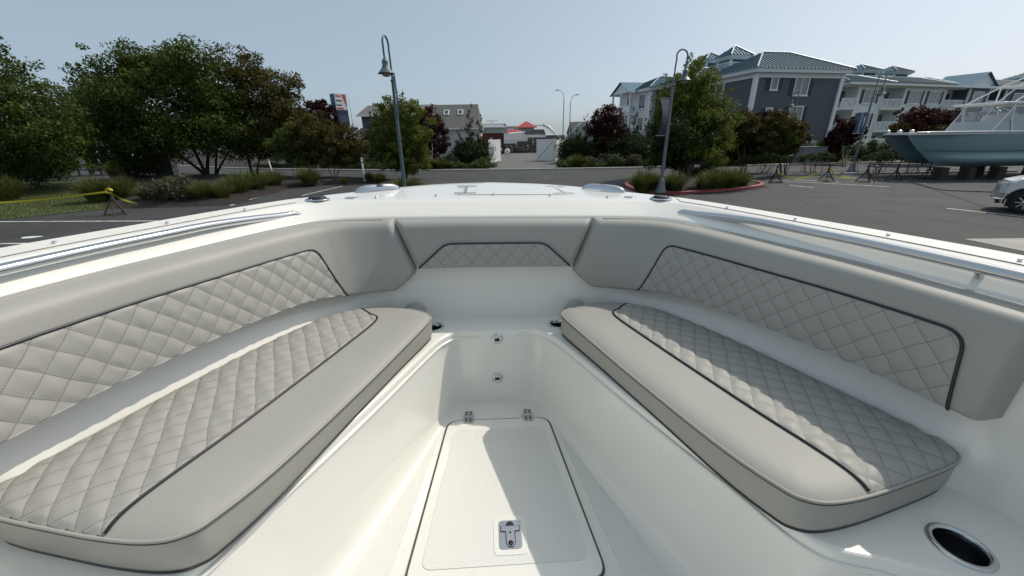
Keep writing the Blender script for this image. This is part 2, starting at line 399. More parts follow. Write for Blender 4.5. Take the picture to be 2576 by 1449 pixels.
def sstep(a, b, x): t = np.clip((np.asarray(x, float) - a) / (b - a), 0, 1); return t * t * (3 - 2 * t)
def zE(k): return -.393 - .004 * sstep(9, 12, k)
def nrm(k):
    t = ev(np.clip(np.asarray(k) + .1, 0, 14), 2) - ev(np.asarray(k) - .1, 2); t /= np.linalg.norm(t, axis=-1)[..., None] + 1e-9
    return np.stack([-t[..., 1], t[..., 0]], -1)
def wall(k, z):
    e, w = ev(k, 2), ev(k, 3); f = ((z - zE(k)) / (ZW - zE(k)))[..., None]; return e * (1 - f) + w * f

def loft(ctrl, rad, sub):
    rows = []; seg = []; m = len(ctrl); last = None
    def ln(a, b, n, s):
        for t in np.linspace(0, 1, n + 1)[(0 if not rows else 1):]:
            rows.append(a * (1 - t) + b * t); seg.append(s)
    prev = ctrl[0]
    for j in range(1, m):
        if j == m - 1: ln(prev, ctrl[j], sub[j - 1], j - 1); break
        c = ctrl[j]; d1 = ctrl[j - 1] - c; d2 = ctrl[j + 1] - c
        l1 = np.linalg.norm(d1, axis=1)[:, None] + 1e-9; l2 = np.linalg.norm(d2, axis=1)[:, None] + 1e-9
        r = np.minimum(rad[j], np.minimum(.45 * l1, .45 * l2)); p = c + d1 / l1 * r; q = c + d2 / l2 * r
        ln(prev, p, sub[j - 1], j - 1)
        for t in np.linspace(0, 1, 6)[1:]: rows.append((1 - t) ** 2 * p + 2 * t * (1 - t) * c + t * t * q); seg.append(-1)
        prev = q
    return np.array(rows), np.array(seg)

KK = np.arange(len(DN)) / SUB
def c3(xy, z): return np.column_stack([xy, np.broadcast_to(z, len(xy))])
S_, D_, E_, W_, R_, F_ = [DN.reshape(-1, 6, 2)[:, i] for i in range(6)]
keel = c3(np.column_stack([np.zeros(len(S_)), np.minimum(S_[:, 1], 2.2 + .0 * S_[:, 1])]), -2.55 + .9 * sstep(.8, 2.2, S_[:, 1]))
chine = c3(np.column_stack([S_[:, 0] * .80, S_[:, 1] - .30 * sstep(11, 14, KK)]), -1.75 + .35 * sstep(6, 14, KK))
gsh = sstep(4.0, 5.2, KK) * (1 - sstep(10.4, 11.8, KK))          # sloping shelf below the side bolsters
W2 = W_ + nrm(KK) * (.040 * gsh)[:, None]
ctrl = [keel, chine, c3(S_, -.43), c3(S_, -.315), c3(D_, -.327), c3(E_, zE(KK)), c3(wall(KK, np.full(len(KK), -.725)), -.725), c3(W2, ZW + .075 * gsh + .001), c3(W2, ZW), c3(R_, ZW), c3(F_, ZF),
        c3(np.column_stack([np.zeros(len(F_)), F_[:, 1]]), ZF)]
rows, seg = loft(ctrl, [0, .05, .01, .014, .018, .014, .03, .03, .02, .016, .06, 0], [4, 4, 1, 5, 3, 6, 6, 3, 50, 8, 8])
full = np.concatenate([rows, (rows * [-1, 1, 1])[:, ::-1][:, 1:]], 1)          # all round the bow
Kr, N = full.shape[:2]
idx = np.arange(Kr * N).reshape(Kr, N)
Q = np.stack([idx[:-1, :-1], idx[:-1, 1:], idx[1:, 1:], idx[1:, :-1]], -1).reshape(-1, 4)
Vf = full.reshape(-1, 3)
HOLES = [(1.125, .585, .052), (1.262, .470, .052), (-1.125, .585, .052), (-1.262, .470, .052), (.338, 1.862, .045), (-.338, 1.862, .045)]
cen = Vf[Q].mean(1); keep = np.ones(len(Q), bool)
for hx, hy, hr in HOLES:
    keep &= ~((np.hypot(cen[:, 0] - hx, cen[:, 1] - hy) < hr) & (np.abs(cen[:, 2] - ZW) < .004))
keep &= np.linalg.norm(Vf[Q[:, 0]] - Vf[Q[:, 2]], axis=1) > 1e-6
boat = boat_thing('boat', 'white boat with open bow cockpit in the foreground, grey bolsters and steel rails', 'boat', (0, .8, -2.55))
o = bpart(link('hull', raw_mesh('hull', Vf, Q[keep], gel, True)), boat)

def both(fn):
    for s in (1, -1): fn(s)
# rim bead under the seat edge
def bead(s):
    mb = MB(); k = np.linspace(3.2, 13.2, 160); p = ev(k, 4); w = ev(k, 5); d = w - p
    P = [(s * (a[0] + b[0] * .12), a[1] + b[1] * .12, -.987) for a, b in zip(p, d)]
    mb.tube(P, .0075, 8); bpart(mb.build('rim_bead', gel), boat)
both(bead)
# non-skid on the gunwale
def gpad(s):
    ks = np.linspace(.3, 10.15, 110); a = ev(ks, 0) * .86 + ev(ks, 1) * .14; b = ev(ks, 0) * .24 + ev(ks, 1) * .76
    V = []; F = []
    for i in range(len(ks)):
        for t in (0, .33, .67, 1.0):
            p = a[i] * (1 - t) + b[i] * t; V.append((s * p[0], p[1], -.3165 - .012 * (.14 + .62 * t) + .0045))
    for i in range(len(ks) - 1):
        for j in range(3): q = i * 4 + j; F.append((q, q + 1, q + 5, q + 4))
    mb = MB(); mb.add(V, F, 0, True); bpart(mb.build('nonskid_panel', nonskid), boat)
both(gpad)
def floorpad(s):
    P = [(s * x, y) for x, y in [(.30, 1.55), (.53, .90), (.62, .62), (.80, .40), (.80, -1.1), (.44, -1.1), (.44, .66), (.40, .88), (.325, 1.40)]]
    mb = MB(); mb.prism([tuple(p) for p in round_poly(P, .03)], ZF + .0005, ZF + .004); bpart(mb.build('nonskid_panel', nonskid), boat)
both(floorpad)

# ---- floor hatch
HP = [(.268, 1.655), (.352, .83), (-.352, .83), (-.268, 1.655)]
hp = round_poly(HP, .065, 8)
mb = MB(); mb.prism([tuple(p) for p in hp], ZF + .001, ZF + .0035); bpart(mb.build('hatch_gasket', gask), boat)
c0 = np.array([0, 1.24])
hin = round_poly([(.2595, 1.647), (.3435, .838), (-.3435, .838), (-.2595, 1.647)], .06, 8)
mb = MB(); n = len(hin); off = [(1.0, .002), (1.0, .007), (.995, .0095), (.985, .0102)]
V = []; F = []
for k, (sc, dz) in enumerate(off): V += [((p[0]) * sc, c0[1] + (p[1] - c0[1]) * sc, ZF + dz) for p in hin]
for k in range(len(off) - 1): F += [(k * n + i, k * n + (i + 1) % n, (k + 1) * n + (i + 1) % n, (k + 1) * n + i) for i in range(n)]
mb.add(V, F, 0, True); mb.add(V[-n:], [tuple(range(n))], 0)
hatch = bpart(mb.build('floor_hatch', gel), boat)
mb = MB(); mb.prism([tuple(p) for p in round_poly([(.225, 1.57), (.295, .895), (-.295, .895), (-.225, 1.57)], .04)], ZF + .0105, ZF + .0125)
o = mb.build('nonskid_panel', nonskid, hatch)
for sx in (-.158, .158):
    mb = MB(); pts = round_poly([(sx - .024, 1.618), (sx + .024, 1.618), (sx + .026, 1.66), (sx + .02, 1.712), (sx - .02, 1.712), (sx - .026, 1.66)], .012, 4)
    mb.prism([tuple(p) for p in pts], ZF + .0104, ZF + .0155, 0); mb.tube([(sx - .026, 1.662, ZF + .017), (sx + .026, 1.662, ZF + .017)], .005, 10, 0)
    for ax in (-.011, .011):
        for ay in (1.632, 1.645, 1.682, 1.698): mb.lathe([(.0045, 0), (.0045, .0015), (0, .002)], (sx + ax, ay, ZF + .0155), 8, 1)
    mb.build('hinge', [steel_s, black_m], hatch)
lx, ly = .022, 1.003
mb = MB(); mb.prism([tuple(p) for p in round_poly([(lx - .062, ly - .076), (lx + .062, ly - .076), (lx + .062, ly + .076), (lx - .062, ly + .076)], .022)], ZF + .0105, ZF + .0145); mb.build('latch_pad', gel, hatch)
latch = MB(); latch.prism([tuple(p) for p in round_poly([(lx - .042, ly - .055), (lx + .042, ly - .055), (lx + .042, ly + .055), (lx - .042, ly + .055)], .014)], ZF + .0146, ZF + .017)
latch = latch.build('latch_plate', steel_s, hatch)
mb = MB()
def tee(g, z0, z1, mi):
    P = [(-.034 - g, .030 + g), (-.034 - g, .012 - g), (-.016 - g, .010 - g), (-.015 - g, -.036), (-.009, -.048 - g), (.009, -.048 - g), (.015 + g, -.036), (.016 + g, .010 - g), (.034 + g, .012 - g), (.034 + g, .030 + g)]
    mb.prism([(lx + x, ly + y) for x, y in P], z0, z1, mi)
tee(.003, ZF + .0171, ZF + .0176, 1); tee(0, ZF + .0177, ZF + .0197, 0)
mb.lathe([(.0, .0003), (.015, .0003)], (lx, ly + .036, ZF + .0171), 16, 1); mb.lathe([(.004, 0), (.004, .0006), (0, .0006)], (lx, ly + .004, ZF + .0198), 12, 1)
mb.lathe([(.010, 0), (.010, .0005), (0, .0005)], (lx, ly - .036, ZF + .0198), 14, 1)
mb.build('latch_handle', [steel_s, black_m], hatch)

# ---- courtesy lights in the forward riser
for z in (-.998, -1.245):
    yy = 1.805 + (ZW - z) / (ZW - ZF) * .012 - .003; M = Matrix.Rotation(R(90), 4, 'X')
    mb = MB(); mb.lathe([(.0, .006), (.019, .006), (.021, .008), (.027, .007), (.030, .001), (.030, -.004)], (0, yy, z), 28, 0, M)
    lt = bpart(mb.build('courtesy_light', steel), boat)
    mb = MB(); mb.lathe([(.0, .0085), (.0205, .0085), (.0205, .005)], (0, yy, z), 24, 0, M); mb.build('lens', white, lt)
    mb = MB(); mb.box((0, yy - .0092, z), (.026, .001, .018)); mb.build('sensor', black_m, lt)

# ---- cup holders
for hx, hy, hr in HOLES:
    mb = MB(); mb.lathe([(hr + .011, .0), (hr + .012, .003), (hr + .008, .006), (hr, .006), (hr - .003, .0), (hr - .006, -.09), (hr - .012, -.095), (0, -.095)], (hx, hy, ZW), 32)
    bpart(mb.build('cup_holder', steel), boat)
    mb = MB(); mb.lathe([(hr - .0045, -.012), (hr - .0075, -.088), (0, -.0935)], (hx, hy, ZW), 28); bpart(mb.build('cup_liner', cup_m), boat)
# ---- speakers behind the cushions at the bow
for s in (1, -1):
    mb = MB(); M = Matrix.Rotation(R(88), 4, 'X'); mb.lathe([(0, .012), (.02, .016), (.045, .014), (.052, .006), (.058, .006), (.06, -.003)], (s * .445, 1.952, -.905), 28, 0, M)
    bpart(mb.build('speaker', mat('speaker_grey', (.42, .42, .41), .5)), boat)

# ---- snaps
SN = [(1.39, 1.26), (1.268, 1.55), (1.145, 1.845), (.965, 2.12), (.663, 2.248), (.337, 2.32)]
snap_me = None
for s in (1, -1):
    for q in SN + ([(0, 2.352)] if s == 1 else []) + [(1.468, .95), (1.50, .62)]:
        if snap_me is None:
            mb = MB(); mb.lathe([(.0085, 0), (.0085, .003), (.005, .0035), (.0045, .007), (.0065, .009), (.005, .012), (0, .0125)], (0, 0, 0), 14)
            so = mb.build('snap', steel); snap_me = so.data
        else: so = link('snap', snap_me)
        so.parent = boat; b = boat['_b']; so.location = (s * q[0] - b[0], q[1] - b[1], -.3235 - b[2])
# ---- rails
def rail(s):
    ks = [10.02, 9.9, 9.7, 9.4, 9, 8.4, 7.8, 7.2, 6.6, 6, 5.4, 4.8, 4.2, 3.6, 3.0, 2.35, 2.2]
    P = []
    for i, k in enumerate(ks):
        d = ev(np.array(k), 1); n_ = nrm(np.array(k)); off = [.062, .058, .055, .055][i] if i < 4 else .055
        z = -.336 - .026 * float(sstep(8.2, 9.9, k)) - (.014 if i == 0 else .034 if i == len(ks) - 1 else 0)
        P.append((s * (d[0] + n_[0] * off), d[1] + n_[1] * off, z))
    path = spline(P, 6); mb = MB(); mb.tube(path, .0165, 16); ro = bpart(mb.build('grab_rail', steel), boat)
    mb = MB(); p = P[0]; mb.lathe([(.0, .006), (.022, .006), (.027, .002), (.028, -.004)], (p[0] + s * .004, p[1] + .004, p[2] - .006), 20, 0, Matrix.Rotation(R(40) * -s, 4, 'Y') @ Matrix.Rotation(R(35), 4, 'X'))
    mb.build('flange', steel, ro)
    p = P[-1]; mb = MB(); mb.lathe([(.0, .006), (.022, .006), (.027, .002), (.028, -.004)], (p[0] + s * .006, p[1], p[2] - .004), 20, 0, Matrix.Rotation(R(40) * -s, 4, 'Y')); mb.build('flange', steel, ro)
    for k in (5.6, 3.4):
        d = ev(np.array(k), 1); n_ = nrm(np.array(k)); a = (s * (d[0] + n_[0] * .055), d[1] + n_[1] * .055, -.336); e = ev(np.array(k), 2)
        mid = (s * (.5 * d[0] + .5 * e[0]), .5 * (d[1] + e[1]), -.372)
        mb = MB(); mb.tube([a, mid], [.009, .011], 12); mb.tube([mid, (mid[0] + s * .006, mid[1], mid[2] - .006)], [.024, .026], 16); mb.build('stanchion', steel, ro)
both(rail)
# ---- deck fittings
def deckz(y): return -.327 + .012 * max(0, min(1, (y - 2.2) / .785)) + .0006
def fit(s):
    x, y = .952, 2.172
    mb = MB(); z = -.322; mb.lathe([(.060, 0), (.061, .004), (.054, .007), (.044, .006), (.042, .002)], (s * x, y, z), 30); rh = bpart(mb.build('rod_holder', steel), boat)
    mb = MB(); mb.lathe([(.043, .002), (.043, .014), (.036, .018), (0, .019)], (s * x, y, z), 26); mb.build('rubber_cap', black_m, rh)
    mb = MB(); mb.lathe([(.036, 0), (.037, .003), (.031, .005), (0, .0055)], (s * .80, 2.253, -.3265), 26); bpart(mb.build('filler_cap', steel), boat)
    # pull-up cleat lying along the sheer
    ang = math.atan2(2.70 - 2.42, -(.60 - .86)) * 1.0
    mb = MB(); L = .15; V = []; F = []; n = 28; lv = [(1.0, 0), (1.0, .010), (.90, .026), (.72, .038), (.45, .043)]
    for sc, z in lv:
        for i in range(n):
            a = 2 * math.pi * i / n; ca, sa = math.cos(a), math.sin(a)
            V.append((L * sc * math.copysign(abs(ca) ** .75, ca), .034 * (1 - (1 - sc) * .7) * math.copysign(abs(sa) ** .8, sa), z))
    for k in range(len(lv) - 1): F += [(k * n + i, k * n + (i + 1) % n, (k + 1) * n + (i + 1) % n, (k + 1) * n + i) for i in range(n)]
    V += [(0, 0, .044)]; F += [((len(lv) - 1) * n + i, (len(lv) - 1) * n + (i + 1) % n, len(lv) * n) for i in range(n)]
    M = Matrix.Translation((s * .715, 2.512, deckz(2.51))) @ Matrix.Rotation((math.pi - R(42)) if s > 0 else R(42), 4, 'Z')
    mb.add([tuple(M @ Vector(v)) for v in V], F, 0, True); cl = bpart(mb.build('cleat', steel), boat)
    mb = MB(); V = []; F = []; m = 16
    for q in range(5):
        f = q / 4 * math.pi / 2
        for i in range(m): V.append(tuple(M @ Vector((.046 * math.cos(f) * math.cos(6.2832 * i / m), -.004 + .030 * math.cos(f) * math.sin(6.2832 * i / m), .033 + .013 * math.sin(f)))))
    F = [(q * m + i, q * m + (i + 1) % m, (q + 1) * m + (i + 1) % m, (q + 1) * m + i) for q in range(4) for i in range(m)]
    mb.add(V, F, 0, True); mb.build('cleat_hole_shade', black_m, cl)  # raised black dome paints in the dark of the cleat's hole
both(fit)
# ---- anchor locker lid with its hinges
mb = MB(); A = round_poly([(-.215, 2.335 + .03), (.47, 2.365), (.415, 2.74), (-.165, 2.78)], .04)
zA = lambda y: deckz(y) + .0
n = len(A); V = [(p[0], p[1], zA(p[1]) + .0006) for p in A] + [(p[0], p[1], zA(p[1]) + .004) for p in A] + [(.125 + (p[0] - .125) * .985, 2.55 + (p[1] - 2.55) * .985, zA(p[1]) + .0055) for p in A]
F = [(k * n + i, k * n + (i + 1) % n, (k + 1) * n + (i + 1) % n, (k + 1) * n + i) for k in (0, 1) for i in range(n)] + [tuple(range(2 * n, 3 * n))]
mb.add(V, F, 0, False); lid = bpart(mb.build('anchor_locker_lid', gel), boat)
for hx, tw in ((-.17, 0), (.435, .06)):
    mb = MB()
    for y in (2.39, 2.70): mb.box((hx, y, zA(y) + .007), (.13, .016, .006), rz=tw)
    mb.box((hx, 2.545, zA(2.545) + .007), (.018, .30, .008), rz=tw); mb.build('lid_strap', steel_s if tw == 0 else gel, lid)

# ---- bolsters
def zb_side(k): return -.700 - .065 * sstep(8, 12, k)
def kf_side(z): return np.interp(z, [-.80, -.765, -.70, -.665, -.42], [12.05, 12.2, 12.62, 12.70, 12.5])
def kf_mid(z): return np.interp(z, [-.67, -.655, -.42], [12.75, 12.74, 12.54])
def T_side(k): return .105 - .045 * sstep(10.5, 12.5, k)
def prof(T, zb, zt):
    P = [np.array(p) for p in [(.0, zb), (T * .98, zb), (T * .90, zt), (0, zt + .012)]]; out = [P[0]]
    for i, r in ((1, .02), (2, .034)):
        a, b, c = P[i - 1], P[i], P[i + 1]; d1, d2 = a - b, c - b; l1, l2 = np.linalg.norm(d1), np.linalg.norm(d2)
        p, q = b + d1 / l1 * min(r, .9 * l1), b + d2 / l2 * min(r, .9 * l2)
        if i == 2:
            for t in np.linspace(0, 1, 12)[1:-1]: out.append(last * (1 - t) + p * t)
        for t in np.linspace(0, 1, 7): out.append((1 - t) ** 2 * p + 2 * t * (1 - t) * b + t * t * q)
        last = q
    out.append(P[3]); return np.array(out)
def bulge(z, zb, zt): return .006 * np.sin(np.pi * np.clip((z - zb) / (zt - zb), 0, 1))
def end_fac(e, r=.035): e = np.clip(e / r, 0, 1); return np.sqrt(np.maximum(0, 1 - (1 - e) ** 2)) * .96 + .04
def side_bolster(s):
    K0 = 4.35; u = np.concatenate([np.linspace(0, .04, 9)[:-1], np.linspace(.04, .965, 110), np.linspace(.965, 1, 12)[1:]])
    cols = []
    for uu in u:
        kk = K0 + uu * (12.4 - K0); pr = prof(float(T_side(kk)), float(zb_side(kk)), float(zE(kk)) - .016)
        z = pr[:, 1]; k = K0 + uu * (kf_side(z) - K0); n_ = nrm(k); w = wall(k, z)
        L = 2.05; e = min(uu, 1 - uu) * L; t = pr[:, 0] + bulge(z, z[0], z[-1]) * (pr[:, 0] > .03)
        t = t * end_fac(e)
        p = w + n_ * t[:, None]; cols.append(np.column_stack([p[:, 0] * s, p[:, 1], z]))
    A = np.array(cols); a, b = A.shape[:2]; ix = np.arange(a * b).reshape(a, b)
    Q = np.stack([ix[:-1, :-1], ix[1:, :-1], ix[1:, 1:], ix[:-1, 1:]], -1).reshape(-1, 4)
    o = link('backrest_bolster', raw_mesh('backrest_bolster', A.reshape(-1, 3), Q, vinyl, True)); bpart(o, boat)
    tag(o, 'shaded starboard backrest bolster with diamond-quilted panel' if s > 0 else 'sunlit port backrest bolster with diamond-quilted panel')
    return o
kd = np.linspace(3, 14, 700); pm = wall(kd, np.full(700, -.6)) + nrm(kd) * T_side(kd)[:, None]
sd = np.concatenate([[0], np.cumsum(np.linalg.norm(np.diff(pm, axis=0), axis=1))])
def k2s(k): return np.interp(k, kd, sd)
def s2k(s): return np.interp(s, sd, kd)
def side_face(s_, z, sgn, off):
    k = s2k(s_); zb, zt = zb_side(k), zE(k) - .016; f = np.clip((z - zb) / (zt - zb), 0, 1)
    T = T_side(k) * (.98 - .08 * f) + bulge(z, zb, zt); n_ = nrm(k); p = wall(k, z) + n_ * (T + off)[..., None]
    return np.stack([p[..., 0] * sgn, p[..., 1], z], -1)
def quilt_mesh(name, poly, res, surf, diag, amp, base=.003, tall=1.0):
    poly = np.asarray(poly); lo, hi = poly.min(0), poly.max(0)
    xs = np.arange(lo[0], hi[0] + res, res); ys = np.arange(lo[1], hi[1] + res, res); X, Y = np.meshgrid(xs, ys, indexing='ij')
    Xw = X + .0014 * np.sin(Y * 37 + X * 11) + .0009 * np.sin(X * 61); Yw = Y + .0013 * np.sin(X * 29 + 1.3) + .0009 * np.sin(Y * 53 + X * 7)   # hand-fed sewing is never dead straight
    a = Xw / diag + Yw / (diag * tall); b = Xw / diag - Yw / (diag * tall)
    rel = (np.abs(np.sin(np.pi * a)) * np.abs(np.sin(np.pi * b))) ** .42
    fade = np.clip(dist_poly(poly, X, Y) / .012, 0, 1)
    wob = .85 + .15 * np.sin(a * 5.3 + b * 2.1)
    P = surf(X, Y, base + amp * rel * fade * wob)
    ix = np.arange(X.size).reshape(X.shape); Q = np.stack([ix[:-1, :-1], ix[1:, :-1], ix[1:, 1:], ix[:-1, 1:]], -1).reshape(-1, 4)
    c = np.stack([X.ravel(), Y.ravel()], 1)[Q].mean(1); Q = Q[inside(poly, c[:, 0], c[:, 1])]
    return raw_mesh(name, P.reshape(-1, 3), Q, quilt, True, uv=np.stack([a.ravel(), b.ravel()], 1))
def side_panel(s, par):
    zt = -.483
    pts = [(k2s(4.82), -.735), (k2s(5.02), zt), (k2s(9.95), zt - .012), (k2s(10.75), -.765)]
    P = round_poly(pts, [0, .05, .045, 0], 8)
    fine = []
    for i in range(len(P)):
        a, b = P[i], P[(i + 1) % len(P)]
        n = max(1, int(np.linalg.norm(b - a) / .02))
        for t in np.linspace(0, 1, n, endpoint=False): fine.append(a * (1 - t) + b * t)
    me = quilt_mesh('quilted_panel', np.array(fine), .0045, lambda X, Y, off: side_face(X, np.maximum(Y, zb_side(s2k(X)) + .008), s, off), .083, .007)
    link('quilted_panel', me, par)
    path = [p for p in P]
    dense = []
    for a, b in zip(path[:-1], path[1:]):
        n = max(1, int(np.linalg.norm(b - a) / .015))
        for t in np.linspace(0, 1, n, endpoint=False): dense.append(a * (1 - t) + b * t)
    dense.append(path[-1]); dn = np.array(dense); zz = np.maximum(dn[:, 1], zb_side(s2k(dn[:, 0])) + .006)
    mb = MB(); mb.tube([tuple(p) for p in side_face(dn[:, 0], zz, s, np.full(len(dn), .004))], .0042, 8); mb.build('piping', piping_m, par)
    # welt along the top back seam
    k = np.linspace(4.5, 12.3, 140); w = wall(k, zE(k) - .012) + nrm(k) * .022; mb = MB()
    mb.tube([(s * p[0], p[1], z + .008) for p, z in zip(w, zE(k) - .016)], .0035, 6); mb.build('welt', vinyl, par)
for s in (1, -1): side_panel(s, side_bolster(s))
def mid_bolster():
    u = np.concatenate([np.linspace(-1, -.96, 10)[:-1], np.linspace(-.96, .96, 70), np.linspace(.96, 1, 10)[1:]]); cols = []
    for uu in u:
        pr = prof(.062, -.655, -.418); z = pr[:, 1]; k = 14 - abs(uu) * (14 - kf_mid(z)); n_ = nrm(np.minimum(k, 13.9)); w = wall(k, z)
        t = (pr[:, 0] + bulge(z, z[0], z[-1]) * (pr[:, 0] > .03)) * end_fac((1 - abs(uu)) * .5)
        p = w + n_ * t[:, None]; cols.append(np.column_stack([p[:, 0] * (1 if uu > 0 else -1), p[:, 1], z]))
    A = np.array(cols); a, b = A.shape[:2]; ix = np.arange(a * b).reshape(a, b)
    Q = np.stack([ix[:-1, :-1], ix[1:, :-1], ix[1:, 1:], ix[:-1, 1:]], -1).reshape(-1, 4)
    o = bpart(link('backrest_bolster', raw_mesh('backrest_bolster', A.reshape(-1, 3), Q, vinyl, True)), boat)
    tag(o, 'small centre bolster at the bow with a trapezoid quilted panel')
    def face(X, Y, off):
        yy = 2.068 - .018 * (np.abs(X) / .5) ** 2 - .09 * np.clip((-.40 - Y) / .549, 0, 1) - .062 * .94 - bulge(Y, -.655, -.418)
        return np.stack([X, yy - off, Y], -1)
    P = round_poly([(-.405, -.648), (-.262, -.522), (.262, -.522), (.405, -.648)], [0, .04, .04, 0], 8)
    link('quilted_panel', quilt_mesh('quilted_panel', P, .0045, face, .083, .007), o)
    dn = []
    for a_, b_ in zip(P[:-1], P[1:]):
        for t in np.linspace(0, 1, 6, endpoint=False): dn.append(a_ * (1 - t) + b_ * t)
    dn.append(P[-1]); dn = np.array(dn); mb = MB(); mb.tube([tuple(p) for p in face(dn[:, 0], dn[:, 1], np.full(len(dn), .004))], .0042, 8); mb.build('piping', piping_m, o)
mid_bolster()

# ---- seat cushions (loose, lying on the seat decks)
OUT = [(.333, 1.70), (.340, 1.765), (.385, 1.808), (.46, 1.846), (.56, 1.868), (.67, 1.862), (.79, 1.80), (.875, 1.71), (1.0, 1.495), (1.115, 1.24), (1.21, 1.005), (1.268, .86), (1.288, .79), (1.268, .748), (1.20, .720), (1.06, .684), (.91, .650), (.80, .636), (.735, .648), (.692, .692), (.615, .845), (.495, 1.18), (.405, 1.46)]
def cushion(s):
    C = spline(OUT, 8, True); n = len(C)
    t = np.roll(C, -1, 0) - np.roll(C, 1, 0); t /= np.linalg.norm(t, axis=1)[:, None]; nin = np.stack([-t[:, 1], t[:, 0]], 1)
    cen = C.mean(0); sg = np.sign(((cen - C) * nin).sum(1)); sg = 1 if sg.mean() > 0 else -1; nin *= sg
    for _ in range(6): nin = (nin + np.roll(nin, 1, 0) + np.roll(nin, -1, 0)) / 3
    z0, z1 = -.940, -.832
    crown = lambda d: z1 + .022 * (1 - np.exp(-np.maximum(d, 0) / .035))
    root = boat_thing('seat_cushion', 'starboard bow seat cushion, half in shade, diamond-quilted with dark piping' if s > 0 else 'port bow seat cushion in full sun, diamond-quilted with dark piping', 'cushion', (s * .85, 1.2, -.949), 'bow seat cushions')
    # boxing (side band), undercut along the inboard edge
    und = np.clip(nin @ np.array([.93, .37]), 0, 1) * np.sin(np.pi * np.clip((C[:, 1] - .62) / 1.16, 0, 1)) * .024
    rows = []
    for d, z in ((.012, z0), (.003, z0 + .004), (-.002, z0 + .02), (-.003, (z0 + z1) / 2), (-.002, z1 - .015), (.001, z1)):
        q = C + nin * (d + und * (z1 - z) / (z1 - z0))[:, None]; rows.append(np.column_stack([q[:, 0] * s, q[:, 1], np.full(n, z)]))
    def ring(rows, name, m, cap=False):
        V = np.concatenate(rows); k = len(rows); mb = MB(); F = [(i * n + j, i * n + (j + 1) % n, (i + 1) * n + (j + 1) % n, (i + 1) * n + j) for i in range(k - 1) for j in range(n)]
        mb.add(V, F, 0, True)
        if cap: mb.add(V[-n:], [tuple(range(n))], 0, True)
        return bpart(mb.build(name, m), root)
    ring(rows, 'boxing', vinyl)
    pts = [tuple(p) for p in C + nin * .001]; nb = len(pts)
    for d in (.006, .014, .026, .045):
        q = C + nin * d; dd = dist_poly(C, q[:, 0], q[:, 1]); pts += [tuple(p) for p, e in zip(q, dd) if e > d * .93]
    gx, gy = np.meshgrid(np.arange(.3, 1.32, .028), np.arange(.6, 1.9, .028), indexing='ij'); dd = dist_poly(C, gx, gy); okp = inside(C, gx, gy) & (dd > .058); pts += [tuple(p) for p in np.stack([gx[okp], gy[okp]], 1)]
    vo, _, fo, *_r = delaunay_2d_cdt([Vector(p) for p in pts], [(i, (i + 1) % nb) for i in range(nb)], [], 1, 1e-5)
    vx = np.array([tuple(v) for v in vo]); dv = dist_poly(C, vx[:, 0], vx[:, 1]); tp = np.column_stack([vx[:, 0] * s, vx[:, 1], crown(dv)])
    bpart(link('top_panel', raw_mesh('top_panel', tp, np.array([f for f in fo if len(f) == 3]), vinyl, True)), root)
    q = C + nin * -.002; mb = MB(); mb.tube([(p[0] * s, p[1], z1) for p in q], .0042, 8, closed=True); bpart(mb.build('welt', vinyl), root)
    q = C + nin * -.0035; mb = MB(); mb.tube([(p[0] * s, p[1], z1 - .0075) for p in q], .0016, 5, closed=True); bpart(mb.build('stitch_line', mat('thread', (.10, .098, .09), .7)), root)
    rows = [np.column_stack([(C + nin * (d + und)[:, None])[:, 0] * s, (C + nin * (d + und)[:, None])[:, 1], np.full(n, z)]) for d, z in ((.004, -.9485), (.003, z0 + .003))]
    ring(rows, 'base_trim_gap_shade', piping_m)  # dark strip: black base board, with the shadow gap under the cushion painted in
    # quilted panel
    pip = [(.70, 1.838), (.625, 1.752), (.572, 1.675), (.64, 1.43), (.72, 1.185), (.80, .95), (.862, .79), (.895, .70), (.905, .655)]
    pv = round_poly(pip[::-1] + [], 0) if 0 else np.array(pip)
    pc = spline(pv, 6)
    outb = [c + k * .002 for c, k in zip(C, nin)]
    i0 = int(np.argmin(np.hypot(C[:, 0] - .70, C[:, 1] - 1.838))); i1 = int(np.argmin(np.hypot(C[:, 0] - .905, C[:, 1] - .647)))
    seq = [outb[i] for i in range(i0, i1 + 1)] if i1 > i0 else [outb[i % n] for i in range(i0, i1 + n + 1)]
    poly = np.array(list(pc[::-1]) + seq)
    ang = math.atan2(1.675 - .655, .572 - .905); ca, sa = math.cos(ang), math.sin(ang)
    def to_l(p): return np.stack([p[:, 0] * ca + p[:, 1] * sa, -p[:, 0] * sa + p[:, 1] * ca], 1)
    pl = to_l(poly)
    def surf(X, Y, off):
        x = X * ca - Y * sa; y = X * sa + Y * ca; d = np.where(inside(C, x, y), dist_poly(C, x, y), 0)
        return np.stack([x * s, y, crown(d) + off], -1)
    o = link('quilted_panel', quilt_mesh('quilted_panel', pl, .004, surf, .081, .0085, .0012)); bpart(o, root)
    d = dist_poly(C, pc[:, 0], pc[:, 1]); mb = MB(); mb.tube([(p[0] * s, p[1], z + .003) for p, z in zip(pc, crown(d))], .0041, 8); bpart(mb.build('piping', piping_m), root)
for s in (1, -1): cushion(s)
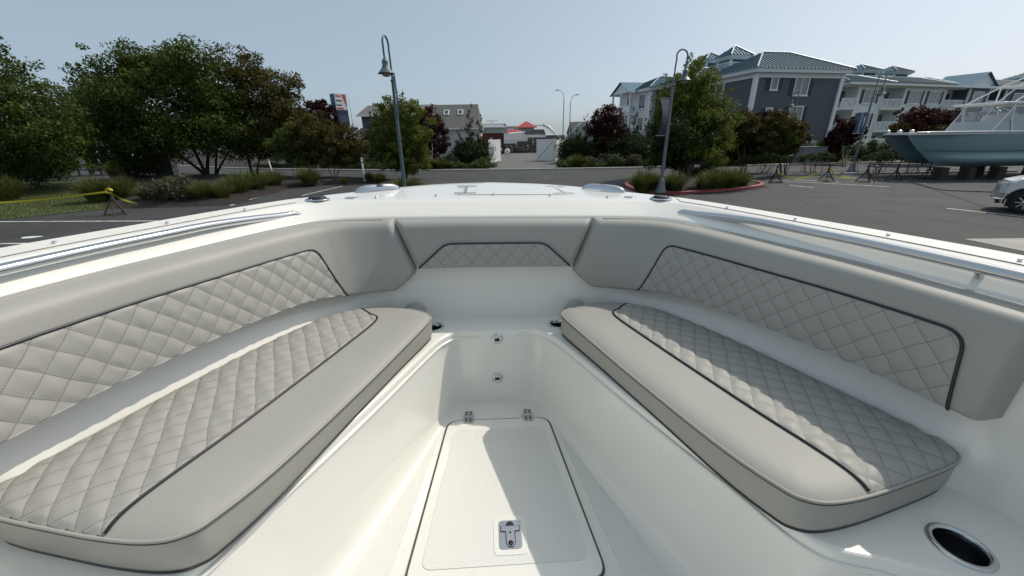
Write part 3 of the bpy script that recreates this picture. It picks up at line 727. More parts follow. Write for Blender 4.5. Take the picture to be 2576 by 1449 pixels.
# ================================================================== THE SITE
def sheet(name, P, z, m, kind='structure', parent=None):
    mb = MB(); mb.poly([(x, y, z) for x, y in P]); o = mb.build(name, m, parent)
    if parent is None: tag(o, kind=kind)
    return o
def gpoly(L): return [G(*p) for p in L]
def dens(P, step, closed=False):
    out = []; n = len(P)
    for i in range(n if closed else n - 1):
        a, b = np.array(P[i], float), np.array(P[(i + 1) % n], float); k = max(1, int(np.linalg.norm(b - a) / step))
        for t in np.linspace(0, 1, k, endpoint=False): out.append(a * (1 - t) + b * t)
    if not closed: out.append(np.array(P[-1], float))
    return np.array(out)
def offset_line(P, d):
    P = np.asarray(P, float); t = np.gradient(P, axis=0); t /= np.linalg.norm(t, axis=1)[:, None] + 1e-9
    return P + np.stack([-t[:, 1], t[:, 0]], 1) * d
# ---- ground
sheet('ground', [(-900, -300), (900, -300), (900, 1500), (-900, 1500)], 0, asph)
KP = np.array(gpoly([(430, 417), (575, 424), (800, 429), (1000, 430.6), (1163, 430), (1400, 427), (1600, 424), (1760, 420)]))
KP = spline(KP, 8)
# land behind the far kerb
back = [tuple(p) for p in offset_line(KP, .15)] + [(60, 60), (60, 140), (-120, 140), (-90, 75)]
sheet('planting_strip', back, .10, mulch)
drive = [G(1228, 428.5), G(1402, 427), G(1402, 405), G(1410, 398), G(1240, 398), G(1262, 408), G(1250, 414)]
sheet('driveway', [(x, y) for x, y in drive], .115, gravel)
sheet('yard', [G(1150, 402), G(1440, 402), (40, 130), (-30, 130)], .108, gravel)
# kerb stones
def kerb(name, P, m, w=.15, h=.13, seglen=3.0, closed=False):
    root = bpy.data.objects.new(name, None); COL.objects.link(root); tag(root, kind='structure')
    P = dens(P, .35, closed)
    if closed: P = np.vstack([P, P[:1]])
    k = max(1, int(round(seglen / .35))); Pl = offset_line(P, w)
    for i in range(0, len(P) - 1, k):
        a = P[i:i + k + 1].copy(); b = Pl[i:i + k + 1].copy()
        if len(a) < 2: continue
        g = .012
        a[0] += (a[1] - a[0]) / np.linalg.norm(a[1] - a[0]) * g; b[0] += (b[1] - b[0]) / np.linalg.norm(b[1] - b[0]) * g
        n = len(a); V = [(x, y, -.02) for x, y in a] + [(x, y, h - .02) for x, y in a] + [(x, y, h) for x, y in a * .8 + b * .2] + [(x, y, h) for x, y in b] + [(x, y, -.02) for x, y in b]
        F = [(r * n + j, r * n + j + 1, (r + 1) * n + j + 1, (r + 1) * n + j) for r in range(4) for j in range(n - 1)]
        F += [(0, n, 2 * n, 3 * n, 4 * n), tuple((r + 1) * n - 1 for r in range(4, -1, -1))]
        mb = MB(); mb.add(V, F); mb.build('kerb_stone', m, root)
    return root
kerb('far_kerb', [tuple(p) for p in KP], conc, .2, .13)
# lawn and planting bed on the left
lawn = gpoly([(-700, 640), (0, 554), (160, 537), (275, 526), (300, 505), (260, 468), (120, 452), (-300, 452), (-900, 470)])
sheet('lawn', lawn, .02, lawn_m)
BED = gpoly([(275, 526), (579, 517), (650, 495), (730, 471), (836, 464), (930, 460), (985, 470), (1010, 488), (1035, 486), (1048, 470), (1015, 455), (900, 449), (700, 447), (560, 441), (420, 438), (240, 455), (255, 480)])
BEDr = round_poly(BED, .8, 4)
def mound(name, P, h, m, edge=1.2):
    P = np.asarray(P); lo, hi = P.min(0), P.max(0); st = .3; xs = np.arange(lo[0], hi[0], st); ys = np.arange(lo[1], hi[1], st); X, Y = np.meshgrid(xs, ys, indexing='ij')
    ins = inside(P, X, Y); d = dist_poly(P, X, Y); rs = np.random.RandomState(3)
    Z = np.where(ins, .01 + h * np.clip(d / edge, 0, 1) ** .7 + rs.rand(*X.shape) * .035, .004)
    ix = np.arange(X.size).reshape(X.shape); Q = np.stack([ix[:-1, :-1], ix[1:, :-1], ix[1:, 1:], ix[:-1, 1:]], -1).reshape(-1, 4)
    Q = Q[ins.ravel()[Q].any(1)]
    o = link(name, raw_mesh(name, np.stack([X, Y, Z], -1).reshape(-1, 3), Q, m, True)); tag(o, kind='structure'); return o
mound('planting_bed', BEDr, .22, mulch)
kerb('red_kerb', gpoly([(1052, 470), (1020, 457), (963, 455)])[::-1], red_kerb, .16, .14)
# island with red kerb
ISL = gpoly([(1572, 472), (1600, 483), (1640, 489), (1700, 490.5), (1800, 485), (1880, 477.5), (1915, 471.5), (1924, 467), (1905, 462), (1840, 456), (1740, 451), (1650, 451), (1590, 457), (1570, 465)])
ISLr = round_poly(ISL, .5, 4)
kerb('island_kerb', [tuple(p) for p in ISLr], red_kerb, .18, .15, 2.6, True)
mound('island_bed', ISLr, .2, mulch, 1.0)
# long median on the right
MED = gpoly([(1895, 447), (1945, 442), (2100, 440.5), (2330, 437), (2560, 433)])
MEDb = [tuple(p) for p in offset_line(np.array(MED), 1.5)]
kerb('median_kerb', MED, conc, .15, .14, 3.0)
sheet('median_bed', MED + MEDb[::-1], .10, mulch)
FK = gpoly([(1880, 418.5), (2000, 415), (2150, 411.5), (2300, 409), (2560, 406)])
pinkm = mat('pink_concrete', (.42, .31, .28), .8); vary(pinkm, (.36, .27, .24), (.47, .36, .33), 2)
kerb('pink_kerb', FK, pinkm, .35, .13, 3.0)
sheet('hotel_lawn', FK + [(95, 50), (95, 110), (20, 110), (20, 40)], .09, lawn_m)
padm = mat('pale_concrete', (.36, .34, .31), .85); vary(padm, (.31, .295, .27), (.40, .38, .345), 1.5)
p0, p1, p2 = (np.array(G(*q)) for q in ((2425, 601), (2576, 599.5), (2576, 632)))
u_, v_ = (p1 - p0) / np.linalg.norm(p1 - p0), (p2 - p0) / np.linalg.norm(p2 - p0)
sheet('concrete_pad', [p0, p0 + u_ * 6, p0 + u_ * 6 + v_ * 7, p0 + v_ * 7], .004, padm)
# painted lines
def stripe(a, b, w=.11):
    p, q = np.array(G(*a)), np.array(G(*b)); d = (q - p) / np.linalg.norm(q - p); n = np.array([-d[1], d[0]]) * w / 2
    o = sheet('parking_line', [p + n, p - n, q - n, q + n], .005, paint_w)
for a, b in [((-60, 558), (400, 556)), ((-60, 614), (190, 611)), ((579, 517), (730, 471.5)), ((760, 492), (862, 468)), ((1965, 455), (2240, 470)), ((2100, 444), (2230, 453)), ((2190, 450), (2330, 462)), ((2310, 443), (2430, 449)), ((2380, 524), (2600, 548)), ((2000, 452), (2110, 458)), ((1985, 466), (2045, 472))]: stripe(a, b)
P = [np.array(G(78, 597)) + np.array([.28 * math.cos(a) * (1 + .2 * math.sin(3 * a)), .16 * math.sin(a)]) for a in np.linspace(0, 6.28, 14, endpoint=False)]
sheet('paint_spot', P, .0055, mat('spilled_paint', (.7, .7, .69), .6))

# ---- foliage makers
def leaves(lobes, n, size, seed, clumps=60, spread=.33, up=.35, asp=.55, shell=.55, fill=.3):
    """leaf-sized diamonds gathered in clumps through a crown made of ellipsoid lobes; returns verts, quads, tone"""
    rs = np.random.RandomState(seed); L = np.array([[*c, *r] for c, r in lobes], float)
    vol = (L[:, 3] * L[:, 4] * L[:, 5]) ** .75; li = rs.choice(len(L), clumps, p=vol / vol.sum())
    d = rs.normal(size=(clumps, 3)); d /= np.linalg.norm(d, axis=1)[:, None]
    rad = shell + (1.04 - shell) * rs.rand(clumps) ** .7
    cc = L[li, :3] + d * L[li, 3:] * rad[:, None]; cr = L[li, 3:].mean(1) * spread * (.6 + .8 * rs.rand(clumps))
    ci = rs.choice(clumps, n, p=cr ** 2 / (cr ** 2).sum())
    e = rs.normal(size=(n, 3)); e /= np.linalg.norm(e, axis=1)[:, None]; e *= (rs.rand(n) ** .5)[:, None]
    p = cc[ci] + e * cr[ci][:, None] * [1, 1, .72]
    nf = int(n * fill)                                   # leaves deep inside, between the clumps
    lf = rs.choice(len(L), nf, p=vol / vol.sum()); g = rs.normal(size=(nf, 3)); g /= np.linalg.norm(g, axis=1)[:, None]
    p[:nf] = L[lf, :3] + g * L[lf, 3:] * (.82 * rs.rand(nf) ** .4)[:, None]
    nv = rs.normal(size=(n, 3)) * .8 + d[ci] * .5 + [0, 0, up]; nv /= np.linalg.norm(nv, axis=1)[:, None]
    a = rs.normal(size=(n, 3)); a -= nv * (a * nv).sum(1)[:, None]; a /= np.linalg.norm(a, axis=1)[:, None]; b = np.cross(nv, a)
    s = size * (.45 + .55 * rs.rand(n) + .5 * rs.rand(n) ** 3)[:, None] * (.8 + .4 * rs.rand(clumps))[ci][:, None]
    V = np.stack([p - a * s, p + b * s * asp - a * s * .1, p + a * s, p - b * s * asp - a * s * .1], 1).reshape(-1, 3)
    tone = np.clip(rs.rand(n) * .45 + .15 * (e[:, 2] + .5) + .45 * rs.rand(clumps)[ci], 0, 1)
    return V, np.arange(4 * n).reshape(n, 4), np.repeat(tone, 4)
def lob(px, py, rx, ry, D, dd=0.0, deep=.9):
    c = Wp(px, py, D + dd); k = D / FPX * 1.0
    return (c, (rx * k, rx * k * deep, ry * k * 1.06))
def plant(name, label, cat, base, lobes, leaf, n, size, seed, clumps=60, trunks=(), bk=None, group=None, part='crown', spread=.25, shell=.5, extra=()):
    t = thing(name, label, cat, (base[0], base[1], 0), 0, group)
    b = np.array([base[0], base[1], 0]); rr = np.random.RandomState(seed + 900); lobes = list(lobes)
    for c, r in list(lobes):
        for _ in range(3):
            d = rr.normal(size=3); d[2] = abs(d[2]) * .9; d /= np.linalg.norm(d); q = np.array(r).mean() * rr.uniform(.12, .24); lobes.append((c + d * np.array(r) * rr.uniform(1.0, 1.16), (q, q, q * rr.uniform(.6, 1.3))))
    V, Q, tn = leaves([(c - b, r) for c, r in lobes], int(n * 1.7), size, seed, int(clumps * 1.5), spread, shell=shell)
    link(part, raw_mesh(part, V, Q, LF[leaf], False, tn), t)
    for j, (lf2, lobes2, n2) in enumerate(extra):
        V, Q, tn = leaves([(c - b, r) for c, r in lobes2], int(n2 * 1.5), size, seed + 50 + j, max(12, clumps // 3), spread, shell=shell); link(part, raw_mesh(part, V, Q, LF[lf2], False, tn), t)
    rs = random.Random(seed)
    for (r0, targets, lean) in trunks:
        mb = MB()
        for k, tg in enumerate(targets):
            tg = np.array(tg) - b; st = np.array([lean[0], lean[1], 0]); mid = st * .5 + tg * .5 + np.array([rs.uniform(-.3, .3), rs.uniform(-.3, .3), .25]) * .5 * (tg[2] / 4)
            path = spline([st, st * .7 + mid * .3 + np.array([0, 0, .1]), mid, tg], 5); mb.tube([tuple(p) for p in path], list(np.linspace(r0, r0 * .25, len(path))), 7)
        mb.build('trunk', bk or bark, t)
    return t
# ---- trees on the left
D = 24
plant('tree', 'dense green tree at the far left edge, over the lawn', 'tree', G(40, 462), [lob(10, 200, 70, 62, D), lob(90, 260, 88, 68, D), lob(40, 340, 140, 75, D), lob(125, 370, 75, 60, D), lob(-90, 270, 120, 140, D), lob(5, 120, 18, 28, D)], 'green', 26000, .095, 11, 170, [(.16, [Wp(20, 300, D), Wp(90, 330, D), Wp(-40, 300, D)], (0, 0))])
D = 38
plant('juniper_tree', 'dark wind-swept conifer with a dead limb between the two big left trees', 'tree', G(235, 438), [lob(235, 240, 45, 40, D), lob(195, 300, 55, 60, D), lob(230, 350, 60, 60, D), lob(170, 330, 35, 50, D)], 'juniper', 11000, .11, 12, 80, [(.15, [Wp(240, 220, D), Wp(180, 280, D), Wp(255, 215, D)], (0, 0))], bk=bark_l)
D = 31
plant('tree', 'largest green tree with the highest crown on the left', 'tree', G(522, 446), [lob(345, 185, 90, 55, D), lob(450, 172, 100, 52, D), lob(278, 255, 68, 62, D, 1), lob(400, 275, 135, 95, D), lob(530, 220, 85, 68, D), lob(335, 350, 105, 55, D, -1), lob(500, 342, 100, 45, D, -1), lob(570, 300, 80, 80, D), lob(305, 112, 16, 14, D), lob(335, 120, 20, 14, D), lob(430, 118, 30, 10, D)], 'green', 46000, .105, 13, 300, [(.17, [Wp(430, 260, D), Wp(520, 270, D), Wp(380, 330, D)], (0, 0)), (.12, [Wp(560, 320, D), Wp(600, 340, D)], (.5, .3))])
D = 33
plant('tree', 'rust-tinged green tree leaning right of the largest left tree', 'tree', G(640, 440), [lob(605, 180, 62, 45, D), lob(665, 225, 72, 48, D), lob(715, 280, 62, 55, D), lob(650, 320, 100, 65, D, 1), lob(752, 335, 48, 48, D), lob(690, 360, 85, 30, D)], 'rust', 27000, .10, 14, 190, [(.09, [Wp(620, 280, D), Wp(590, 310, D)], (-.2, 0)), (.08, [Wp(690, 310, D)], (.1, .1)), (.07, [Wp(660, 250, D)], (.3, 0))], extra=[('green', [lob(620, 330, 90, 60, D), lob(680, 355, 80, 30, D)], 6000)])
D = 46
plant('tree', 'dark red-leaved tree beside the pylon sign', 'tree', G(800, 428), [lob(800, 300, 45, 38, D), lob(830, 325, 38, 30, D)], 'red', 5000, .15, 15, 50, [(.1, [Wp(805, 320, D)], (0, 0))])
D = 29.5
plant('crape_myrtle', 'small multi-stemmed tree with pale stems left of the white bollard', 'tree', G(842, 455), [lob(800, 345, 55, 42, D), lob(850, 360, 62, 45, D), lob(890, 375, 45, 30, D), lob(830, 395, 62, 22, D)], 'rust', 13000, .085, 16, 100, [(.04, [Wp(800, 370, D)], (-.06, 0)), (.04, [Wp(840, 360, D)], (0, .1)), (.04, [Wp(880, 375, D)], (.08, 0)), (.03, [Wp(860, 380, D)], (.1, .1))], bk=bark_l)
plant('crape_myrtle', 'small multi-stemmed tree with pale stems under the rust-tinged tree', 'tree', G(745, 458), [lob(735, 365, 55, 38, D), lob(760, 395, 50, 22, D)], 'green', 7000, .085, 17, 60, [(.035, [Wp(720, 380, D)], (-.05, 0)), (.035, [Wp(745, 370, D)], (0, .08)), (.03, [Wp(765, 385, D)], (.07, 0))], bk=bark_l)
D = 42
def spires(name, label, base, D, sp, mass, n, seed):
    lobes = []
    for (x, y0, y1, w) in sp:
        m = 8
        for i in range(m):
            t = i / (m - 1); lobes.append(lob(x + 5 * math.sin(i * 2.1 + x), y1 + (y0 - y1) * t, w * .8 * (1 - .85 * t) + 1.2, (y1 - y0) / m * .75, D, 0, 1))
    lobes += [lob(*q, D) for q in mass]
    return plant(name, label, 'tree', base, lobes, 'juniper', int(n * 1.5), .07, seed, 240, [(.12, [Wp(mass[0][0], mass[0][1], D)], (0, 0))], part='foliage', spread=.34, shell=.3)
spires('juniper_tree', 'dark upright juniper in front of the slate-blue gable', G(940, 423), D, [(935, 278, 350, 12), (952, 300, 360, 12)], [(945, 370, 38, 38), (975, 350, 35, 50)], 9000, 21)
D = 28.5
plant('tree', 'yellow-green tree behind the left lamp post', 'tree', G(1021, 452), [lob(985, 278, 38, 28, D), lob(1030, 285, 40, 28, D), lob(960, 300, 25, 20, D), lob(1000, 325, 52, 35, D), lob(1045, 340, 48, 30, D), lob(1010, 375, 58, 32, D), lob(1035, 405, 48, 26, D), lob(980, 395, 40, 28, D), lob(1010, 250, 14, 14, D), lob(1085, 305, 20, 10, D)], 'bright', 17000, .075, 22, 150, [(.06, [Wp(1010, 330, D), Wp(1040, 350, D)], (0, 0)), (.045, [Wp(980, 350, D), Wp(1030, 290, D)], (.08, 0))], extra=[('green', [lob(1000, 360, 60, 50, D), lob(1030, 400, 50, 30, D)], 6000)])
D = 44
plant('tree', 'dark red-leaved shrub tree behind the yellow-green one', 'tree', G(1085, 424), [lob(1075, 310, 36, 35, D), lob(1095, 360, 38, 38, D)], 'red', 5000, .13, 23, 50, [(.1, [Wp(1085, 340, D)], (0, 0))])
spires('juniper_tree', 'twisted dark juniper with tall spires left of the driveway', G(1190, 418), 42, [(1181, 268, 350, 14), (1207, 290, 360, 13), (1155, 325, 380, 13), (1220, 330, 385, 12)], [(1190, 385, 48, 28), (1165, 395, 28, 22), (1212, 395, 22, 18)], 14000, 24)
spires('juniper_tree', 'twisted dark juniper with short spires right of the white gate', G(1445, 414), 42, [(1475, 290, 350, 13), (1500, 285, 355, 10), (1455, 322, 370, 13), (1430, 335, 380, 12)], [(1445, 372, 40, 26), (1475, 385, 36, 24), (1430, 390, 25, 18)], 13000, 25)
D = 42
plant('tree', 'round dark red bush-like tree right of the driveway', 'tree', G(1530, 416), [lob(1530, 325, 44, 45, D), lob(1515, 300, 30, 28, D), lob(1545, 360, 42, 36, D)], 'red', 9000, .11, 26, 90, [(.09, [Wp(1530, 340, D)], (0, 0)), (.06, [Wp(1545, 350, D)], (.2, 0))], extra=[('rust', [lob(1535, 360, 48, 38, D)], 3000)])
spires('juniper_tree', 'dark spiky juniper at the left end of the slate building', G(1600, 416), 40, [(1598, 275, 355, 15), (1575, 310, 370, 12), (1630, 300, 360, 14)], [(1600, 375, 50, 34), (1560, 390, 34, 22)], 12000, 27)
D = 26.5
plant('tree', 'bright green leafy tree on the red-kerbed island', 'tree', G(1735, 455), [lob(1745, 200, 44, 42, D), lob(1710, 240, 55, 48, D), lob(1775, 240, 50, 48, D), lob(1740, 300, 85, 60, D), lob(1790, 325, 62, 50, D), lob(1685, 300, 45, 50, D), lob(1735, 370, 95, 42, D), lob(1745, 165, 24, 16, D)], 'bright', 26000, .082, 28, 220, [(.11, [Wp(1740, 290, D), Wp(1700, 320, D), Wp(1780, 310, D)], (0, 0)), (.05, [Wp(1800, 370, D)], (.4, .2)), (.05, [Wp(1690, 380, D)], (-.4, .2))], extra=[('deep', [lob(1720, 330, 90, 60, D, -.5), lob(1700, 385, 90, 35, D, -.5)], 10000)])
D = 29
plant('crape_myrtle', 'multi-stemmed bronze-green tree just right of the island tree', 'tree', G(1868, 447), [lob(1865, 310, 42, 38, D), lob(1855, 350, 50, 38, D), lob(1895, 350, 36, 36, D), lob(1870, 385, 45, 20, D)], 'rust', 13000, .082, 29, 100, [(.05, [Wp(1850, 340, D)], (-.1, 0)), (.05, [Wp(1870, 330, D)], (0, .1)), (.05, [Wp(1895, 345, D)], (.1, 0)), (.04, [Wp(1880, 380, D)], (.15, .1))], extra=[('deep', [lob(1860, 345, 50, 40, D)], 3500)])
D = 27
plant('crape_myrtle', 'vase-shaped multi-stemmed tree in front of the slate facade', 'tree', G(1968, 444), [lob(1965, 320, 48, 28, D), lob(1940, 340, 36, 26, D), lob(1990, 340, 40, 28, D), lob(1965, 365, 48, 22, D), lob(2022, 318, 16, 8, D)], 'rust', 12000, .08, 30, 95, [(.05, [Wp(1945, 345, D)], (-.12, 0)), (.05, [Wp(1965, 330, D)], (0, .1)), (.05, [Wp(1995, 345, D)], (.12, 0)), (.04, [Wp(1975, 360, D)], (.2, .1)), (.03, [Wp(2022, 322, D)], (.2, 0))], extra=[('green', [lob(1965, 350, 50, 30, D)], 3500)])
plant('tree', 'small wine-red tree between the two bronze-green ones', 'tree', G(1925, 418), [lob(1925, 305, 32, 18, 38), lob(1930, 330, 30, 25, 38)], 'red', 4000, .11, 31, 40, [(.08, [Wp(1925, 320, 38)], (0, 0))])
D = 36
plant('tree', 'wine-red tree beside the lamp with the blue banner', 'tree', G(2120, 420), [lob(2130, 322, 30, 24, D), lob(2112, 345, 28, 28, D), lob(2145, 335, 24, 22, D), lob(2098, 365, 18, 18, D)], 'red', 7000, .10, 32, 70, [(.07, [Wp(2120, 340, D)], (0, 0)), (.05, [Wp(2140, 345, D)], (.2, 0))])
D = 34
plant('tree', 'broad wine-red tree above the pale blue boat bow', 'tree', G(2320, 418), [lob(2300, 300, 40, 26, D), lob(2345, 300, 45, 28, D), lob(2380, 315, 36, 22, D), lob(2270, 325, 30, 18, D), lob(2330, 325, 70, 20, D)], 'red', 11000, .10, 33, 100, [(.09, [Wp(2320, 310, D)], (0, 0)), (.06, [Wp(2360, 315, D)], (.3, 0))], extra=[('rust', [lob(2320, 330, 85, 16, D), lob(2420, 330, 40, 14, D)], 5000)])

# ---- hedges and low shrubs
def hedge(name, label, pts, hgt, dep, leaf, n, seed, size=.06, cat='hedge', kind=None):
    P = dens([G(*p) for p in pts], .6); nrmv = offset_line(P, dep / 2)
    c = nrmv.mean(0); lobes = [((p[0] - c[0], p[1] - c[1], hgt * .5), (.75, dep * .5, hgt * .55)) for p in nrmv]
    t = thing(name, label, cat, (c[0], c[1], 0)); V, Q, tn = leaves(lobes, n, size, seed, len(lobes) * 5, .5, .5, shell=.5)
    V[:, 2] = np.maximum(V[:, 2], .03); link('foliage', raw_mesh('foliage', V, Q, LF[leaf], False, tn), t); return t
hedge('juniper_hedge', 'low spreading juniper hedge along the far kerb left of the driveway', [(880, 427.5), (1000, 428.5), (1222, 427)], .55, 2.6, 'cover', 22000, 41, .075)
hedge('juniper_hedge', 'low spreading juniper hedge along the far kerb right of the driveway', [(1420, 424.5), (1520, 423), (1640, 421)], .6, 2.4, 'cover', 15000, 42, .075)
hedge('juniper_hedge', 'low juniper hedge behind the road under the left trees', [(640, 425), (760, 426), (880, 427)], .5, 2.2, 'juniper', 9000, 43, .08)
hedge('boxwood_hedge', 'clipped green hedge in front of the white picket fence', [(2030, 413.5), (2120, 411), (2250, 408.5)], 1.75, 1.5, 'cover', 30000, 44, .07)
hedge('boxwood_hedge', 'clipped hedge behind the bronze-green trees on the right', [(1800, 420), (1880, 417), (1990, 413.5)], 1.0, 1.2, 'cover', 12000, 45, .07)
def shrub(label, base, rx, h, leaf, n, seed, size=.05):
    t = thing('shrub', label, 'shrub', (base[0], base[1], .05)); V, Q, tn = leaves([((0, 0, h * .5), (rx, rx, h * .5)), ((rx * .3, 0, h * .6), (rx * .6, rx * .6, h * .45))], n, size, seed, 40, .42, shell=.4)
    V[:, 2] = np.maximum(V[:, 2], 0); link('foliage', raw_mesh('foliage', V, Q, LF[leaf], False, tn), t)
    mb = MB(); rs = random.Random(seed)
    for k in range(6): mb.tube([(0, 0, 0), (rs.uniform(-.5, .5) * rx, rs.uniform(-.5, .5) * rx, h * .7)], [.015, .005], 5)
    mb.build('stem', bark, t)
shrub('rounded dark shrub at the driveway mouth, left side', G(1215, 423), .9, .9, 'cover', 3500, 51, .07)
shrub('rounded shrub under the tall-spired juniper', G(1130, 424), 1.0, 1.1, 'juniper', 3500, 52, .07)
shrub('pale grey-green shrub under the red bush-like tree', G(1545, 420), .8, 1.0, 'sage', 3000, 53, .07)
shrub('pale grey-green shrub beside the right juniper hedge', G(1590, 420), .8, 1.0, 'sage', 3000, 54, .07)
shrub('pale shrub between the juniper and the red bush-like tree', G(1480, 421), .8, .9, 'sage', 3000, 55, .07)
shrub('feathery grey-green shrub in the middle of the left bed', G(440, 512), 1.0, 1.25, 'sage', 5000, 56, .055)
shrub('dark shrub at the foot of the far-left tree', G(60, 478), 1.8, 1.9, 'deep', 6000, 57, .08)
shrub('dark leafy shrub below the dead conifer limb', G(150, 455), 1.6, 1.8, 'deep', 5000, 58, .08)
shrub('dark leafy shrub in front of the utility box', G(360, 452), 1.6, 2.0, 'deep', 6000, 59, .08)
shrub('dark shrub at the foot of the island tree', G(1760, 452), 1.1, .8, 'deep', 3500, 62, .06)
for i, (px, lb) in enumerate([(1905, 'between the island and the slate building'), (2040, 'left of the electrical box'), (2200, 'behind the jack stands'), (2290, 'left of the pale blue boat')]):
    # bare-stemmed shrubs on the median
    b = np.array(G(px, 439 if px > 1950 else 444)); t = thing('bare_shrub', 'leggy shrub with bare forked stems on the median ' + lb, 'shrub', (b[0], b[1], .1)); mb = MB(); rs = random.Random(70 + i)
    for k in range(11):
        a = rs.uniform(0, 6.28); r0 = rs.uniform(0, 1.2); st = (math.cos(a) * r0, math.sin(a) * r0 * .3, 0); e = (st[0] + rs.uniform(-.35, .35), st[1] + rs.uniform(-.2, .2), rs.uniform(.6, .95)); mb.tube([st, ((st[0] + e[0]) / 2 + rs.uniform(-.1, .1), (st[1] + e[1]) / 2, e[2] * .5), e], [.02, .014, .006], 5)
    mb.build('stem', bark, t)
    V, Q, tn = leaves([((0, 0, 1.0), (1.3, .6, .28))], 2600, .05, 90 + i, 40, .3); link('foliage', raw_mesh('foliage', V, Q, LF['deep'], False, tn), t)

# ---- ornamental grasses
def grass_mesh(h, rad, n, seed, w=.008):
    rs = np.random.RandomState(seed); a = rs.rand(n) * 2 * np.pi; r = rad * .35 * np.sqrt(rs.rand(n)); bx, by = r * np.cos(a), r * np.sin(a)
    a2 = a + rs.normal(size=n) * .5; lean = (rs.rand(n) ** .8) * rad; hh = h * (.55 + .5 * rs.rand(n)) * (1 - .25 * lean / rad)
    V = []; px_, py_ = -np.sin(a2), np.cos(a2); wv = w * (.7 + .6 * rs.rand(n))
    for t, ww in ((0, 1), (.4, .9), (.75, .6), (1.0, .08)):
        x = bx + np.cos(a2) * lean * t ** 1.8; y = by + np.sin(a2) * lean * t ** 1.8; z = hh * (t - .22 * t ** 3 * (lean / rad))
        V += [np.stack([x - px_ * wv * ww, y - py_ * wv * ww, z], 1), np.stack([x + px_ * wv * ww, y + py_ * wv * ww, z], 1)]
    V = np.array(V).transpose(1, 0, 2).reshape(-1, 3); b = np.arange(n)[:, None] * 8
    Q = np.concatenate([b + [0, 1, 3, 2], b + [2, 3, 5, 4], b + [4, 5, 7, 6]]); tone = np.repeat(rs.rand(n), 8)
    return raw_mesh('blades', V, Q, LF['grass'], False, tone)
gm = [grass_mesh(1.0, .7, 800, 300 + i) for i in range(4)]
GR = [(250, 503, 1.15, 'tallest clump of grass in the left bed, nearest the lawn'), (318, 498, 1.1, 'clump of grass right behind the left jack stand'), (385, 505, .85, 'short dark clump of grass left of the feathery shrub'), (515, 503, .95, 'bright clump of grass right of the feathery shrub'), (560, 500, .8, 'small clump of grass near the end of the white line'), (600, 488, 1.1, 'clump of tall grass left of the slanting white line'), (645, 478, 1.15, 'clump of tall grass halfway up the slanting white line'), (690, 468, 1.0, 'clump of tall grass at the top of the slanting white line'), (780, 463, 1.1, 'round clump of grass between the two pale-stemmed trees'), (865, 461, .4, 'tiny tuft of grass left of the white bollard'), (930, 455, .6, 'clump of grass just behind the white bollard'), (957, 457, .62, 'clump of grass just right of the white bollard'), (1010, 486, .8, 'clump of grass left of the left lamp post foot'), (1040, 484, .75, 'clump of grass right of the left lamp post foot'),
      (1615, 480, 1.05, 'clump of grass at the left tip of the island'), (1640, 479, .85, 'clump of grass behind the right lamp post foot, to its left'), (1695, 479, .95, 'clump of grass behind the right lamp post foot, to its right'), (1770, 477, .8, 'clump of grass in the middle of the island'), (1800, 474, 1.05, 'tall clump of grass right of the island tree'), (1838, 471, 1.0, 'clump of grass near the right end of the island'), (1862, 467, .8, 'clump of grass at the right end of the island'), (20, 500, 1.2, 'long grass at the left picture edge on the lawn'), (1108, 424, 1.05, 'tall grass in front of the white fence beside the juniper'), (1083, 424, .95, 'tall grass in front of the white fence by the red shrub tree'), (1450, 419, 1.1, 'tall grass right of the white gate'), (300, 446, 1.5, 'mop of grass under the conifer near the bench')]
for i, (px, py, sc, lb) in enumerate(GR):
    b = G(px, py, .12); t = thing('grass_clump', lb, 'grass', (b[0], b[1], .1), random.uniform(0, 6), 'clumps of ornamental grass in the beds'); o = link('blades', gm[i % 4], t); o.scale = (sc * 1.35, sc * 1.35, sc * 1.2)
# lawn blades
def lawn_blades():
    rs = np.random.RandomState(5); P = np.array(lawn); lo, hi = np.maximum(P.min(0), [-34, 12]), np.minimum(P.max(0), [-8, 32]); n = 42000
    x = lo[0] + rs.rand(n) * (hi[0] - lo[0]); y = lo[1] + rs.rand(n) * (hi[1] - lo[1]); k = inside(P, x, y); x, y = x[k], y[k]; n = len(x); a = rs.rand(n) * 6.28; h = .05 + .06 * rs.rand(n); w = .012
    V = np.stack([np.stack([x - np.cos(a) * w, y - np.sin(a) * w, np.full(n, .02)], 1), np.stack([x + np.cos(a) * w, y + np.sin(a) * w, np.full(n, .02)], 1), np.stack([x + rs.normal(size=n) * .03, y + rs.normal(size=n) * .03, .02 + h], 1)], 1).reshape(-1, 3)
    o = link('lawn_grass', raw_mesh('lawn_grass', V, np.arange(3 * n).reshape(n, 3), LF['grass'], False, np.repeat(rs.rand(n), 3))); tag(o, 'short green lawn grass behind the caution tape', 'grass', kind='stuff')
lawn_blades()
